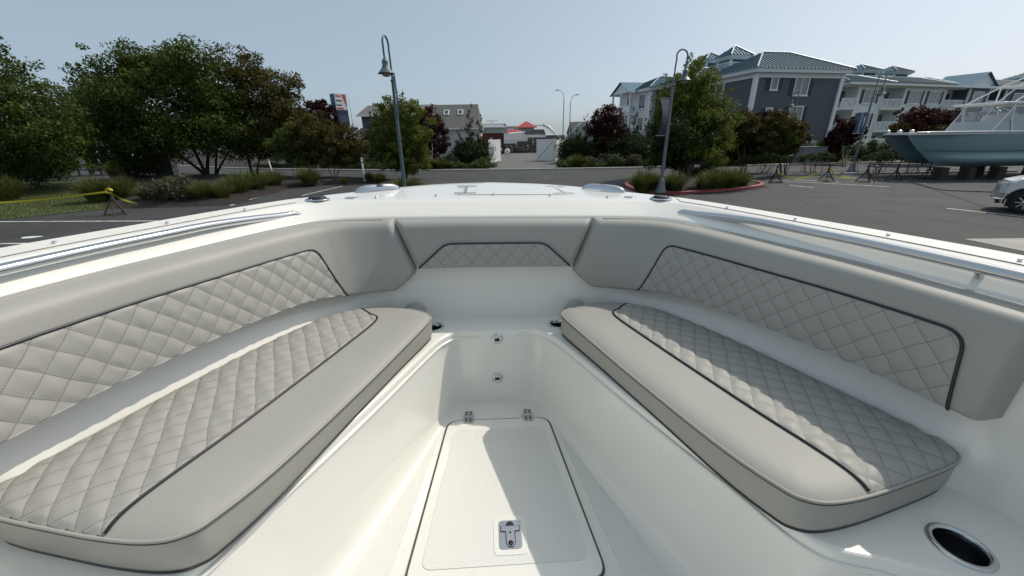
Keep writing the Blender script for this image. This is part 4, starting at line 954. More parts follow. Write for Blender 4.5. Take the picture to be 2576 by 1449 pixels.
# ================================================================== BUILDINGS
class Frame:
    """axis-aligned local frame of a facade: x along it, y into the building, z up (faces: 'F' front y=c, 'L' left x=c)"""
def wbox(mb, face, c, u, z, w, h, d, out=0.0, mi=0):
    """box lying on a facade: u = centre along the face, out = how far proud"""
    if face == 'F': mb.box((u, c - out + d / 2 - d, z), (w, d, h), mi=mi)
    else: mb.box((c - out + d / 2 - d, u, z), (d, w, h), mi=mi)
def window(root, face, c, u, z, w, h, panes=2, shut=0.0, curtain=True):
    mb = MB(); t = .11
    wbox(mb, face, c, u - w / 2, z, t, h + t, .07); wbox(mb, face, c, u + w / 2, z, t, h + t, .07); wbox(mb, face, c, u, z + h / 2, w - t, t, .065); wbox(mb, face, c, u, z - h / 2, w + .2, t * 1.4, .10)
    for i in range(1, panes): wbox(mb, face, c, u - w / 2 + w * i / panes, z, .07, h - t, .06)
    wo = mb.build('window', trim_w, root)
    for i in range(panes):
        mb = MB(); wbox(mb, face, c, u - w / 2 + w * (i + .5) / panes, z, w / panes - .05, h - .06, .02); mb.build('pane', curtain_m if curtain else glass_m, wo)
    if shut:
        for sg in (-1, 1):
            mb = MB(); wbox(mb, face, c, u + sg * (w / 2 + t / 2 + shut / 2 + .03), z, shut, h, .05); mb.build('shutter', shutter_m, wo)
def hip_roof(root, x0, x1, y0, y1, ze, zr, ins, ridge_y=None, ribs='FL', step=.42, m=None, oh=.0):
    ym = ridge_y if ridge_y is not None else (y0 + y1) / 2
    r0, r1 = (x0 + ins, ym, zr), (x1 - ins, ym, zr)
    a, b, c, d = (x0, y0, ze), (x1, y0, ze), (x1, y1, ze), (x0, y1, ze)
    mb = MB()
    if ins * 2 >= (x1 - x0) - .01:
        p = ((x0 + x1) / 2, ym, zr); r0 = r1 = p; mb.poly([a, b, p]); mb.poly([b, c, p]); mb.poly([c, d, p]); mb.poly([d, a, p])
    else: mb.poly([a, b, r1, r0]); mb.poly([b, c, r1]); mb.poly([c, d, r0, r1]); mb.poly([d, a, r0])
    mb.poly([d, c, b, a])
    ro = mb.build('roof', m or teal, root)
    def rib(p, q):
        mb = MB(); mb.tube([tuple(p), tuple(q)], .05, 4); mb.build('roof_seam', rib_m, ro)
    L = x1 - x0
    if 'F' in ribs:
        n = max(3, int(L / step))
        for i in range(1, n):
            x = x0 + L * i / n; tx = min(1, (x - x0) / max(ins, .01), (x1 - x) / max(ins, .01)); rib((x, y0, ze + .02), (x, y0 + (ym - y0) * tx, ze + (zr - ze) * tx + .02))
    if 'L' in ribs:
        W = y1 - y0; n = max(3, int(W / step))
        for i in range(1, n):
            y = y0 + W * i / n; ty = min((y - y0) / max(ym - y0, .01), (y1 - y) / max(y1 - ym, .01)); rib((x0, y, ze + .02), (x0 + ins * ty, y, ze + (zr - ze) * ty + .02))
    capm = mat('pale_ridge_cap', (.25, .31, .35), .4, .3)
    for p, q in ((a, r0), (b, r1), (r0, r1)):
        if (Vector(p) - Vector(q)).length > .1:
            mb = MB(); mb.tube([(p[0], p[1], p[2] + .03), (q[0], q[1], q[2] + .03)], .09, 5); mb.build('ridge_cap', capm, ro)
    return ro
def cupola(root, x, y, w, z0, zw, ze, zt, deck=True):
    mb = MB(); mb.box((x, y, (z0 + ze) / 2), (w, w, ze - z0)); cu = mb.build('cupola', slate, root)
    for sx in (-1, 1):
        for sy in (-1, 1):
            mb = MB(); mb.box((x + sx * w / 2, y + sy * w / 2, (z0 + ze) / 2), (.22, .22, ze - z0)); mb.build('corner_board', trim_w, cu)
    mb = MB(); mb.box((x, y, ze - .15), (w + .5, w + .5, .34), taper=1.25); mb.build('eave_band', trim_w, cu)
    for k in (-1, 0, 1):
        mb = MB(); mb.box((x - w / 2 - .02, y + k * w * .27, z0 + (ze - z0) * .5), (.05, w * .2, (ze - z0) * .42)); mb.build('cupola_window', glass_m, cu)
    if deck:
        mb = MB(); D = w * .95
        mb.box((x, y - D, z0 + .62), (2 * D, .06, .07)); mb.box((x - D, y, z0 + .62), (.06, 2 * D, .07)); mb.box((x, y - D, z0 + .02), (2 * D, .06, .08)); mb.box((x - D, y, z0 + .02), (.06, 2 * D, .08))
        for i in range(17):
            q = -D + 2 * D * i / 16; mb.box((x + q, y - D, z0 + .32), (.05, .045, .56)); mb.box((x - D, y + q, z0 + .32), (.045, .05, .56))
        mb.build('roof_railing', trim_w, cu)
    W = w / 2 + .5; ro = hip_roof(root, x - W, x + W, y - W, y + W, ze + .08, zt, W, step=.38)

# ---- slate block with teal roof
A0 = (25.63, 38.29); RA = math.atan2(1.33, 9.61)
apt = thing('apartment_building', 'slate-blue clapboard block with teal metal hip roof and shuttered windows', 'building', (A0[0], A0[1], 0), RA)
def block(root, x0, x1, y0, y1, z1, m, nm='wall'):
    mb = MB(); mb.box(((x0 + x1) / 2, (y0 + y1) / 2, z1 / 2), (x1 - x0, y1 - y0, z1)); return mb.build(nm, m, root)
EV = 8.0
block(apt, 0, 9.7, 0, 7, EV, slate); block(apt, -1.3, 9, 7, 14.5, EV - .01, slate); block(apt, -2.0, 9, 14.5, 22.5, EV - .02, whites)
for x, y in ((0, 0), (9.7, 0), (-1.3, 7), (-2, 14.5), (-2, 22.5)):
    mb = MB(); mb.box((x, y, EV / 2), (.34, .34, EV)); mb.build('corner_board', trim_w, apt)
for x0, x1, y0, y1, z in ((-.5, 10.2, -.5, 7, EV), (-1.8, 9, 6.6, 14.8, EV + .01), (-2.5, 9, 14.1, 23, EV + .02)):
    mb = MB(); mb.box(((x0 + x1) / 2, (y0 + y1) / 2, z + .03), (x1 - x0, y1 - y0, .34), taper=1.01); mb.build('eave', trim_w, apt)
mb = MB(); mb.box((4.85, -.04, EV - .32), (9.8, .1, .42)); mb.build('frieze_board', trim_w, apt)
mb = MB(); mb.box((-.04, 3.5, EV - .32), (.1, 6.8, .42)); mb.build('frieze_board', trim_w, apt)
hip_roof(apt, -.65, 10.35, -.65, 7.4, EV + .2, 10.15, 3.9, 3.4)
hip_roof(apt, -1.95, 9, 6.2, 14.9, EV + .21, 9.75, 3.9, 10.5)
hip_roof(apt, -2.6, 9, 13.9, 23.2, EV + .22, 9.9, 3.9, 18.5)
cupola(apt, 5.1, 9.8, 2.0, 9.4, 10, 10.75, 11.95); cupola(apt, 6.0, 15.2, 1.9, 9.9, 10.4, 11.25, 12.25, False)
for z in (1.4, 4.15, 6.85):
    window(apt, 'F', 0, 2.1, z + .15, .72, 1.15, 1, .42); window(apt, 'F', 0, 5.2, z, 1.55, 1.75, 2, .42)
    window(apt, 'L', 0, 4.6, z, 1.1, 1.5, 1, 0, False); window(apt, 'L', -1.3, 9, z, 1.1, 1.5, 1, .4)
for i in range(3):
    for j in range(2):
        z = 1.3 + 2.72 * i; window(apt, 'L', -2.0, 16.5 + 3.4 * j, z, 1.5, 1.7, 2, 0, False)
# gable end of the far left part with its balconies
mb = MB(); P = [(-3.4, 17.2, EV), (-3.4, 22.6, EV), (-3.4, 19.9, EV + 1.25)]; mb.poly(P); mb.poly([(-3.4, 17.2, EV), (-3.4, 19.9, EV + 1.25), (0, 19.9, EV + 1.25), (0, 17.2, EV)]); mb.poly([(-3.4, 22.6, EV), (0, 22.6, EV), (0, 19.9, EV + 1.25), (-3.4, 19.9, EV + 1.25)]); mb.build('gable', trim_w, apt)
mb = MB(); mb.quad((-3.7, 16.9, EV - .1), (-3.7, 19.9, EV + 1.4), (1, 19.9, EV + 1.4), (1, 16.9, EV - .1)); mb.quad((-3.7, 22.9, EV - .1), (1, 22.9, EV - .1), (1, 19.9, EV + 1.4), (-3.7, 19.9, EV + 1.4)); mb.build('gable_roof', teal, apt)
def balcony(root, u0, u1, y, z, dep, m=None):
    """slab, rail, crossed centre panel"""
    mb = MB(); mb.box(((u0 + u1) / 2, y - dep / 2, z), (u1 - u0, dep, .22)); bo = mb.build('balcony', trim_w, root)
    mb = MB(); mb.box(((u0 + u1) / 2, y - dep + .05, z + 1.08), (u1 - u0, .07, .09)); mb.box(((u0 + u1) / 2, y - dep + .05, z + .22), (u1 - u0, .06, .07))
    n = int((u1 - u0) / .16)
    for i in range(n + 1):
        x = u0 + .04 + (u1 - u0 - .08) * i / n; mb.box((x, y - dep + .05, z + .65), (.05 if i % 6 else .11, .05, .82))
    c = (u0 + u1) / 2
    mb.tube([(c - .45, y - dep, z + .28), (c + .45, y - dep, z + 1.02)], .035, 4); mb.tube([(c + .45, y - dep, z + .28), (c - .45, y - dep, z + 1.02)], .035, 4)
    mb.build('railing', trim_w, bo)
for z in (2.6, 5.3):
    mb = MB(); mb.box((-2.7, 19.9, z), (1.4, 5.0, .2)); mb.box((-3.36, 19.9, z + 1.05), (.07, 5.0, .1)); mb.box((-3.36, 19.9, z + .6), (.05, 5.0, .75)); mb.build('balcony', trim_w, apt)
for y in (17.4, 19.9, 22.4):
    mb = MB(); mb.box((-3.3, y, EV / 2), (.2, .2, EV)); mb.build('balcony_post', trim_w, apt)

# ---- long white wing with balconies
B0 = np.array([45.0, 49.6]); B1 = np.array([81.5, 58.4]); RB2 = math.atan2(B1[1] - B0[1], B1[0] - B0[0])
wing = thing('apartment_building', 'long pale wing with white balconies and teal roofs behind the blue boat', 'building', (B0[0], B0[1], 0), RB2)
def fx(px):
    r = ray(px, 260)[:2]; d = B1 - B0; d = d / np.linalg.norm(d); Mx = np.array([[r[0], -d[0]], [r[1], -d[1]]]); t = np.linalg.solve(Mx, B0 - CAM[:2]); return float(t[1])
EW = 8.1
bays = [(2112, 2151, 'b'), (2151, 2213, 'w1'), (2213, 2267, 'b'), (2267, 2369, 'w2'), (2369, 2420, 'b'), (2420, 2469, 'd'), (2469, 2512, 'b'), (2512, 2580, 'd2'), (2580, 2640, 'b')]
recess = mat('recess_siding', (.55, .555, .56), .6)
for p0, p1, kd_ in bays:
    x0, x1 = fx(p0), fx(p1)
    if kd_ == 'b':
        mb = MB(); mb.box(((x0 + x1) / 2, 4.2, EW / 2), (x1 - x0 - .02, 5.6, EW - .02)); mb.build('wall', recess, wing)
        for z in (0, 2.7, 5.4):
            mb = MB(); mb.box(((x0 + x1) / 2 - .3 * (x1 - x0) / 2, 1.38, z + 1.15), (.95, .06, 2.1)); mb.build('balcony_door', glass_m, wing)
            mb = MB(); mb.box((x1 - (x1 - x0) * .22, 1.38, z + 1.45), (.75, .06, 1.2)); mb.build('balcony_window', glass_m, wing)
            if z: balcony(wing, x0 + .05, x1 - .05, 1.3, z, 1.5)
            mb = MB(); mb.box(((x0 + x1) / 2, .65, z + 2.55), (x1 - x0, 1.3, .16)); mb.build('ceiling_slab', trim_w, wing)
    else:
        dark = kd_[0] == 'd'; yo = -.35 if dark else 0
        mb = MB(); mb.box(((x0 + x1) / 2, 3.5 + yo / 2, EW / 2), (x1 - x0, 7 - yo, EW)); mb.build('wall', slate if dark else whites, wing)
        for x in (x0, x1):
            mb = MB(); mb.box((x, yo, EW / 2), (.2, .2, EW)); mb.build('corner_board', trim_w, wing)
        for z in (1.35, 4.05, 6.75):
            if kd_ == 'w2':
                for f in (.27, .75): window(wing, 'F', yo, x0 + (x1 - x0) * f, z, 2.3, 1.55, 3, .5)
            elif kd_ == 'w1': window(wing, 'F', yo, (x0 + x1) / 2, z, 1.9 if dark else 2.2, 1.55, 2, .45)
            elif kd_ == 'd': window(wing, 'F', yo, (x0 + x1) / 2, z, 2.2, 1.6, 3, 0 if z > 6 else 0)
            else: window(wing, 'F', yo, (x0 + x1) / 2, z, 2.6, 1.5, 3, .4, False)
Lw = fx(2640)
mb = MB(); mb.box((Lw / 2, 2.9, EW + .05), (Lw + 1, 7.4, .3)); mb.build('eave', trim_w, wing)
x1, x2, x3, x4 = fx(2213), fx(2369), fx(2420), fx(2469)
hip_roof(wing, -1, x1 + .6, -.9, 7, EW + .22, 9.35, 2.6, 2.2); hip_roof(wing, x1 - .6, x2 + .4, -.9, 7, EW + .24, 9.4, 3.0, 2.2); hip_roof(wing, x2 - 1.5, x3 + 2.0, .4, 8, EW + .26, 9.75, 3.5, 4, 'F'); hip_roof(wing, x4 - .5, Lw + 1, -.7, 8, EW + .25, 9.8, 3.2, 3.8)
gm_ = (x3 + x4) / 2; gw = (x4 - x3) / 2 + .7
mb = MB(); mb.poly([(gm_ - gw, -.5, EW + .2), (gm_ + gw, -.5, EW + .2), (gm_, -.5, EW + 1.75)]); mb.build('gable', trim_w, wing)
mb = MB(); mb.quad((gm_ - gw - .2, -.8, EW + .12), (gm_, -.8, EW + 1.95), (gm_, 4, EW + 1.95), (gm_ - gw - .2, 4, EW + .12)); mb.quad((gm_ + gw + .2, 4, EW + .12), (gm_, 4, EW + 1.95), (gm_, -.8, EW + 1.95), (gm_ + gw + .2, -.8, EW + .12)); mb.build('gable_roof', teal, wing)
for px in (2226, 2306, 2640):
    x = fx(px); cupola(wing, x, 4.2, 2.6, 8.75, 9.3, 10.15, 11.05)
# ground-floor porch roof with its lantern top
xp = fx(2425)
hip_roof(wing, xp - 2, xp + 6.5, -5.5, -.5, 2.6, 4.3, 2.6, -2.6); cupola(wing, xp + 1.2, -2.8, 1.6, 3.6, 4, 4.7, 5.5, False)

# ---- shingled shop on the left
sh = Wp(905, 380, 60); shop = thing('shop_building', 'shop with grey shingle roof, two skylights and a slate-blue upper gable', 'building', (sh[0], sh[1], 0), math.atan2(-1.14, 16.1))
def sx(px):
    a = np.array([sh[0], sh[1]]); d = np.array([16.1, -1.14]); d /= np.linalg.norm(d); r = ray(px, 290)[:2]; return float(np.linalg.solve(np.array([[r[0], -d[0]], [r[1], -d[1]]]), a)[1])
xa, xb, xc = sx(1085), sx(1203), sx(905)
white_brick = mat('white_brick', (.50, .49, .47), .8); vary(white_brick, (.46, .45, .43), (.54, .53, .51), 2)
mb = MB(); mb.box(((xa + xb) / 2 - 1, 5, 2.0), (xb - xa + 2, 10, 4.0)); mb.build('wall', white_brick, shop)
mb = MB(); V = [(xa - 2.2, -.5, 3.95), (xb + .15, -.5, 3.95), (xb - .2, 3.2, 7.35), (xa - 2.2, 3.2, 7.35), (xa - 2.2, 8, 3.95), (xb + .15, 8, 3.95)]; mb.add(V, [(0, 1, 2, 3), (3, 2, 5, 4), (1, 5, 2)]); rf = mb.build('roof', shing, shop)
for px, py in ((1118.7, 274), (1154.8, 273)):
    u = sx(px); t = .66; c = Vector((u, -.5 + 3.7 * t, 3.95 + 3.4 * t)); n_ = Vector((0, -3.4, 3.7)).normalized(); Ms = Matrix.Rotation(math.atan2(3.4, 3.7), 4, 'X')
    mb = MB(); mb.box(tuple(c + n_ * .05), (.78, .98, .12), M=Ms.to_3x3()); sk = mb.build('skylight', trim_w, rf); mb = MB(); mb.box(tuple(c + n_ * .10), (.52, .70, .06), M=Ms.to_3x3()); mb.build('pane', glass_m, sk)
mb = MB(); mb.box(((xa + xb) / 2, -.52, 3.93), (xb - xa + .6, .08, .14)); mb.build('fascia', trim_w, shop)
mb = MB(); mb.box((xc + (xa - xc) / 2, 3, 3.0), (xa - xc, 5, 6.0)); mb.build('gable_wall', slate, shop)
mb = MB(); V = [(xc - .4, -.2, 5.95), (xa + .3, -.2, 5.95), (xa + .3, 3, 7.4), (xc + .3, 3, 7.4), (xc - .4, 6, 5.9), (xa + .3, 6, 5.9)]; mb.add(V, [(0, 1, 2, 3), (3, 2, 5, 4), (0, 3, 4)]); mb.build('roof', shing, shop)
mb = MB(); mb.box(((xc + xa) / 2, -.22, 5.88), (xa - xc + .9, .1, .26)); mb.build('fascia', trim_w, shop)
mb = MB(); V = [(xc - 1.2, -2.6, 2.9), (xa - 2.4, -2.6, 2.9), (xa - 2.4, .45, 4.3), (xc - .2, .45, 4.3)]; mb.add(V, [(0, 1, 2, 3)]); mb.build('porch_roof', mat('brown_shingle', (.17, .145, .125), .9), shop)
mb = MB(); mb.box(((xc + xa) / 2 - 1.5, -1.2, 1.45), (xa - xc - 2, 2.4, 2.9)); mb.build('porch_wall', white_brick, shop)
xe = sx(1100)
mb = MB(); mb.box((xe, -.55, 2.3), (1.9, .12, 3.0)); en = mb.build('entry_panel', shutter_m, shop); mb = MB(); mb.box((xe - .35, -.9, 2.1), (1.2, .7, 2.6)); mb.box((xe + .4, -.9, 2.0), (.14, .75, 2.6)); mb.build('door_frame', trim_w, shop); mb = MB(); mb.box((xe - .35, -1.27, 2.0), (.95, .04, 2.1)); mb.build('door_glass', mat('sky_glass', (.25, .36, .45), .08), shop)

# ---- far roofs behind the yard
def far_house(label, px0, px1, py, D, wallh, roofh, m, dep=10):
    a, b = Wp(px0, 380, D), Wp(px1, 380, D); t = thing('row_house', label, 'building', (a[0], a[1], .1), math.atan2(b[1] - a[1], b[0] - a[0])); L = float(np.hypot(*(b - a)[:2])); z1 = float(Wp((px0 + px1) / 2, py, D + dep / 2)[2])
    mb = MB(); mb.box((L / 2, dep / 2, (z1 - roofh) / 2), (L, dep, z1 - roofh)); mb.build('wall', m, t)
    mb = MB(); V = [(-.4, -.5, z1 - roofh), (L + .4, -.5, z1 - roofh), (L + .2, dep / 2, z1), (-.2, dep / 2, z1), (-.4, dep + .5, z1 - roofh), (L + .4, dep + .5, z1 - roofh)]; mb.add(V, [(0, 1, 2, 3), (3, 2, 5, 4), (1, 5, 2), (0, 3, 4)]); rf = mb.build('roof', shing_d, t)
    return t, L, z1, rf
far_m = mat('far_siding', (.32, .32, .31), .8)
t, L, z1, rf = far_house('dark-roofed house far behind the shipping container', 1200, 1272, 312.5, 118, 3, 2.6, far_m)
t, L, z1, rf = far_house('lower dark-roofed house with a gable left of the red pavilion roof', 1273, 1318, 318.5, 124, 3, 2.4, far_m)
mb = MB(); mb.poly([(L * .55, -1.6, z1 - 2.4), (L * .95, -1.6, z1 - 2.4), (L * .75, -1.6, z1 - .4)]); mb.box((L * .75, -1.2, (z1 - 2.4) / 2), (L * .4, .8, z1 - 2.4)); mb.build('gable', far_m, t); mb = MB(); mb.box((L * .28, 1.0, z1 - 1.2), (1.9, 2.2, 1.0)); mb.build('dormer', trim_w, rf)
t, L, z1, rf = far_house('long grey-roofed house far behind the right juniper', 1440, 1600, 306, 112, 3, 3.0, far_m)
for f in (.12, .4): mb = MB(); mb.poly([(L * f - 2.4, -1.5, z1 - 3), (L * f + 2.4, -1.5, z1 - 3), (L * f, -1.5, z1 - .6)]); mb.poly([(L * f - 2.7, -1.6, z1 - 3), (L * f, -1.6, z1 - .4), (L * f, 3, z1 - .4), (L * f - 2.7, 3, z1 - 3)]); mb.box((L * f, -1.1, (z1 - 3) / 2), (4.6, .8, z1 - 3)); mb.build('gable', far_m, t)
# red pavilion roof and low red canopy
c = Wp(1324, 330, 108); pav = thing('pavilion', 'small pavilion with a red pyramid roof', 'pavilion', (c[0], c[1], .1)); z0 = float(Wp(1324, 322, 108)[2]); z1 = float(Wp(1324, 305.5, 108)[2])
mb = MB(); W = 2.7; mb.add([(-W, -W, z0), (W, -W, z0), (W, W, z0), (-W, W, z0), (0, 0, z1)], [(0, 1, 4), (1, 2, 4), (2, 3, 4), (3, 0, 4), (3, 2, 1, 0)]); mb.build('roof', red_roof, pav); mb = MB(); mb.box((0, 0, z0 / 2), (3.6, 3.6, z0)); mb.build('wall', far_m, pav)
c = Wp(1283, 350, 96); can = thing('canopy', 'low red metal canopy behind the white fence', 'canopy', (c[0], c[1], .1)); z0 = float(Wp(1283, 348, 96)[2]); z1 = float(Wp(1283, 328, 99)[2])
mb = MB(); mb.add([(-2.6, 0, z0), (1.6, 0, z0), (2.8, 4, z1), (-2.6, 4, z1), (-2.6, 8, z0), (4.6, 8, z0)], [(0, 1, 2, 3), (3, 2, 5, 4), (1, 5, 2)]); mb.build('roof', red_roof, can)
for x in (-2.3, 1.3): mb = MB(); mb.box((x, .5, z0 / 2), (.2, .2, z0)); mb.build('post', far_m, can)

# ================================================================== FENCES, GATES, YARD
def panel_fence(label, pts, h, post_extra=.12, D=None, skip=()):
    P = [np.array(p) for p in pts]; t = thing('vinyl_fence', label, 'fence', (P[0][0], P[0][1], .1)); o = P[0]
    for i, p in enumerate(P):
        mb = MB(); q = p - o; mb.box((q[0], q[1], (h + post_extra) / 2), (.14, .14, h + post_extra)); mb.box((q[0], q[1], h + post_extra + .03), (.18, .18, .06), taper=.4); mb.build('post', white, t)
        if i + 1 < len(P) and i not in skip:
            a, b = P[i] - o, P[i + 1] - o; d = b - a; L = np.linalg.norm(d); rz = math.atan2(d[1], d[0]); c = (a + b) / 2
            mb = MB(); mb.box((c[0], c[1], h / 2), (L - .15, .04, h - .2), rz); mb.build('panel', white, t)
            for z in (.1, h - .06): mb = MB(); mb.box((c[0], c[1], z), (L - .14, .07, .14), rz); mb.build('rail', white, t)
    return t
def gate(label, hinge, free, h, face):
    a, b = np.array(hinge), np.array(free); d = b - a; L = float(np.linalg.norm(d)); t = thing('gate', label, 'gate', (a[0], a[1], .13), math.atan2(d[1], d[0]))
    mb = MB(); mb.box((L / 2, 0, h / 2), (L - .1, .035, h - .1)); mb.build('panel', white, t)
    for x in (.06, L - .06): mb = MB(); mb.box((x, 0, h / 2), (.12, .075, h)); mb.build('stile', white, t)
    for z in (.10, h - .10): mb = MB(); mb.box((L / 2, 0, z), (L - .24, .07, .2)); mb.build('rail', white, t)
    mb = MB(); p = [(.15, face * .035, h - .25 if face else .25), (L - .15, face * .035, .25)]
    mb.tube(p, .05, 4); mb.build('brace', mat('brace_grey', (.55, .56, .57), .5), t)
gate('sunlit white gate leaf swung open left of the driveway', G(1260, 408.5), G(1230.5, 413), 2.35, -1)
gate('shaded white gate leaf swung open right of the driveway', G(1393, 408), G(1350, 406.5), 2.3, 1)
panel_fence('white vinyl fence running back from the right gate leaf', [G(1396, 408.5), G(1408, 402), G(1420, 399), G(1445, 401)], 2.2)
panel_fence('white vinyl fence left of the twisted juniper', [G(1040, 407), G(1085, 407.5), G(1116, 408), G(1150, 408), G(1192, 408)], 1.95)
yard_pts = [Wp(px, 380, 80)[:2] for px in (1258, 1288, 1306, 1336, 1352, 1378, 1400, 1420)]
panel_fence('white vinyl fence across the back of the yard behind the timber piles', yard_pts, 2.2)
# shipping container
c = Wp(1268, 388, 68); con = thing('shipping_container', 'dark red shipping container inside the gate', 'container', (c[0], c[1], .11), R(184)); cw, ch, cl = 5.0, 3.25, 2.6
mb = MB(); mb.box((cw / 2, -cl / 2, ch / 2), (cw - .1, cl - .1, ch - .06)); mb.build('body', cont_m, con)
for i in range(17): mb = MB(); mb.box((.3 + i * .275, .0, ch / 2), (.13, .08, ch - .4)); mb.build('wall_rib', cont_m, con)
for x in (.05, cw - .05):
    for y in (-.05, -cl + .05): mb = MB(); mb.box((x, y, ch / 2), (.17, .17, ch)); mb.build('corner_post', cont_m, con)
for z in (.08, ch - .06): mb = MB(); mb.box((cw / 2, .0, z), (cw - .2, .14, .16)); mb.build('beam', cont_m, con)
for x, z, w, h in ((1.98, 2.35, .16, .42), (2.25, 2.3, .14, .38), (.95, 1.95, .5, .16), (.42, .75, .22, .4)): mb = MB(); mb.box((x, .06, z), (w, .015, h)); mb.build('marking', white, con)
# timber cribbing piles
def pile(label, px, D, w, n, seed):
    c = Wp(px, 385, D); t = thing('timber_pile', label, 'timber', (c[0], c[1], .11), R(-6)); rs = random.Random(seed)
    for k in range(n):
        L = w * rs.uniform(.75, 1.0); z = .16 + k * .31; m = 2 if w < 2.2 else 3
        for j in range(m): mb = MB(); mb.box((rs.uniform(-.12, .12) + (j - (m - 1) / 2) * w / m, rs.uniform(-.1, .1), z), (w / m * .94, .9, .28), rs.uniform(-.05, .05)); mb.build('timber', timber_m, t)
pile('timber pile right beside the red container', 1282, 74, 2.6, 5, 1); pile('low wide timber pile left of centre in the yard', 1296, 72, 3.0, 3, 2); pile('square timber pile in the middle of the yard', 1314, 75, 2.1, 6, 3); pile('low timber pile in front of the others', 1325, 71, 3.2, 2, 4); pile('tallest timber pile in the yard', 1341, 75, 1.9, 8, 5); pile('timber pile behind the shaded gate leaf', 1366, 76, 2.8, 8, 6); pile('high timber pile at the right end of the yard', 1396, 77, 3.4, 9, 7)
c = Wp(1276, 384, 66); rl = thing('spare_wheel', 'white spare wheel lying against the timber by the container', 'wheel', (c[0], c[1], .11), R(-15)); mb = MB(); mb.lathe([(.1, -.1), (.38, -.1), (.46, 0), (.38, .1), (.1, .1)], (0, 0, .47), 20, 0, Matrix.Rotation(R(75), 4, 'X')); mb.build('rim', white, rl); mb = MB(); mb.lathe([(0, .105), (.09, .1), (.09, -.1)], (0, 0, .47), 12, 0, Matrix.Rotation(R(75), 4, 'X')); mb.build('hub', galv, rl)

# ---- white boats in the yard
def small_hull(mb, L, B, H, z0, mi=0):
    n = 14; V = []; F = []
    for i in range(n):
        t = i / (n - 1); b = B / 2 * (1 - t ** 3.2) + .02; x = t * L; sh = H * (1 + .22 * t * t); ke = H * .75 * max(0, (t - .6) / .4) ** 2
        V += [(x, -b, z0 + sh), (x, -b * .82, z0 + H * .35 + ke * .5), (x, 0, z0 + ke), (x, b * .82, z0 + H * .35 + ke * .5), (x, b, z0 + sh), (x, 0, z0 + sh + .12)]
    for i in range(n - 1):
        for j in range(6): F.append((i * 6 + j, i * 6 + (j + 1) % 6, (i + 1) * 6 + (j + 1) % 6, (i + 1) * 6 + j))
    mb.add(V, F, mi, False); mb.add(V[:6], [(0, 1, 2, 3, 4, 5)], mi)
c = Wp(1402, 372, 86); cr = thing('cabin_cruiser', 'white express cruiser with a raked radar arch behind the yard fence', 'boat', (c[0], c[1], .6), R(178))
mb = MB(); small_hull(mb, 11, 3.2, 1.5, .9); mb.build('hull', boat_white, cr)
mb = MB(); V = [(2.6, -1.2, 2.55), (7.2, -1.0, 2.75), (5.6, -.9, 3.5), (3.0, -1.0, 3.5)]; mb.add(V + [(x, -y, z) for x, y, z in V], [(0, 1, 2, 3), (7, 6, 5, 4), (3, 2, 6, 7), (1, 5, 6, 2), (0, 3, 7, 4)]); mb.build('windshield', glass_m, cr)
mb = MB(); mb.tube([(.6, -1.3, 2.5), (2.0, -1.2, 3.9), (3.0, -1.1, 4.35), (3.0, 1.1, 4.35), (2.0, 1.2, 3.9), (.6, 1.3, 2.5)], .22, 6); mb.build('radar_arch', boat_white, cr); mb = MB(); mb.box((3.6, 0, 4.25), (2.6, 2.0, .12)); mb.build('hardtop', boat_white, cr)
mb = MB(); mb.box((5.2, -1.45, 2.45), (8, .05, .1)); mb.build('hull_stripe', hull_dark, cr)
for x in (2.5, 7): mb = MB(); mb.box((x, 0, .5), (.5, 1.2, .95)); mb.build('keel_block', timber_m, cr)
c = Wp(1200, 372, 84); fb = thing('motor_yacht', 'white motor yacht with radar bar above the red container', 'boat', (c[0], c[1], .1), R(2))
mb = MB(); small_hull(mb, 10, 3.4, 2.2, .9); mb.build('hull', boat_white, fb)
mb = MB(); V = [(1.2, -1.3, 3.2), (6.5, -1.2, 3.3), (5.4, -1.0, 4.5), (1.6, -1.1, 4.5)]; mb.add(V + [(x, -y, z) for x, y, z in V], [(0, 1, 2, 3), (7, 6, 5, 4), (1, 5, 6, 2), (0, 3, 7, 4)]); mb.build('cabin_glass', mat('hazy_glass', (.28, .28, .24), .2), fb)
mb = MB(); mb.box((3.4, 0, 4.75), (5.0, 2.7, .55), taper=.78); mb.build('hardtop', boat_white, fb); mb = MB(); mb.lathe([(.28, 0), (.28, .35), (.12, .5), (.12, .62)], (3.2, 0, 5.0), 12); mb.box((3.2, 0, 5.72), (2.3, .16, .16)); mb.build('radar', boat_white, fb)
mb = MB(); mb.lathe([(.3, 0), (.34, .25), (.2, .5), (0, .55)], (1.2, -.5, 4.5), 12); mb.build('satellite_dome', boat_white, fb); mb = MB(); mb.box((5, 0, .5), (.5, 1.2, .95)); mb.build('keel_block', timber_m, fb)

# ---- pylon sign
a = Wp(874, 390, 47); sg = thing('pylon_sign', 'tall pylon sign with red and white panel over a dark screen', 'sign', (a[0], a[1], .1), R(48)); zb_, zt_ = float(Wp(876, 321, 47)[2]), float(Wp(875, 239, 47)[2]); H = zt_ - zb_
blue_s = mat('sign_blue', (.055, .15, .23), .5)
sw = 1.4; sd_ = .85
mb = MB(); mb.box((0, 0, zb_ + H * .75), (sw, sd_, H * .5)); mb.build('upper_cabinet', blue_s, sg); mb = MB(); mb.box((0, 0, zb_ + H * .25), (sw * .98, sd_ * .97, H * .5)); mb.build('screen_cabinet', shutter_m, sg)
def sface(name, x0, x1, z0, z1, m, out): mb = MB(); mb.box(((x0 + x1) / 2, -sd_ / 2 - out, (z0 + z1) / 2), (x1 - x0, .01, z1 - z0)); mb.build(name, m, sg)
sface('face_panel', -sw / 2 + .04, sw / 2 - .04, zb_ + H * .52, zt_ - .04, mat('sign_white', (.62, .62, .62), .4), .01)
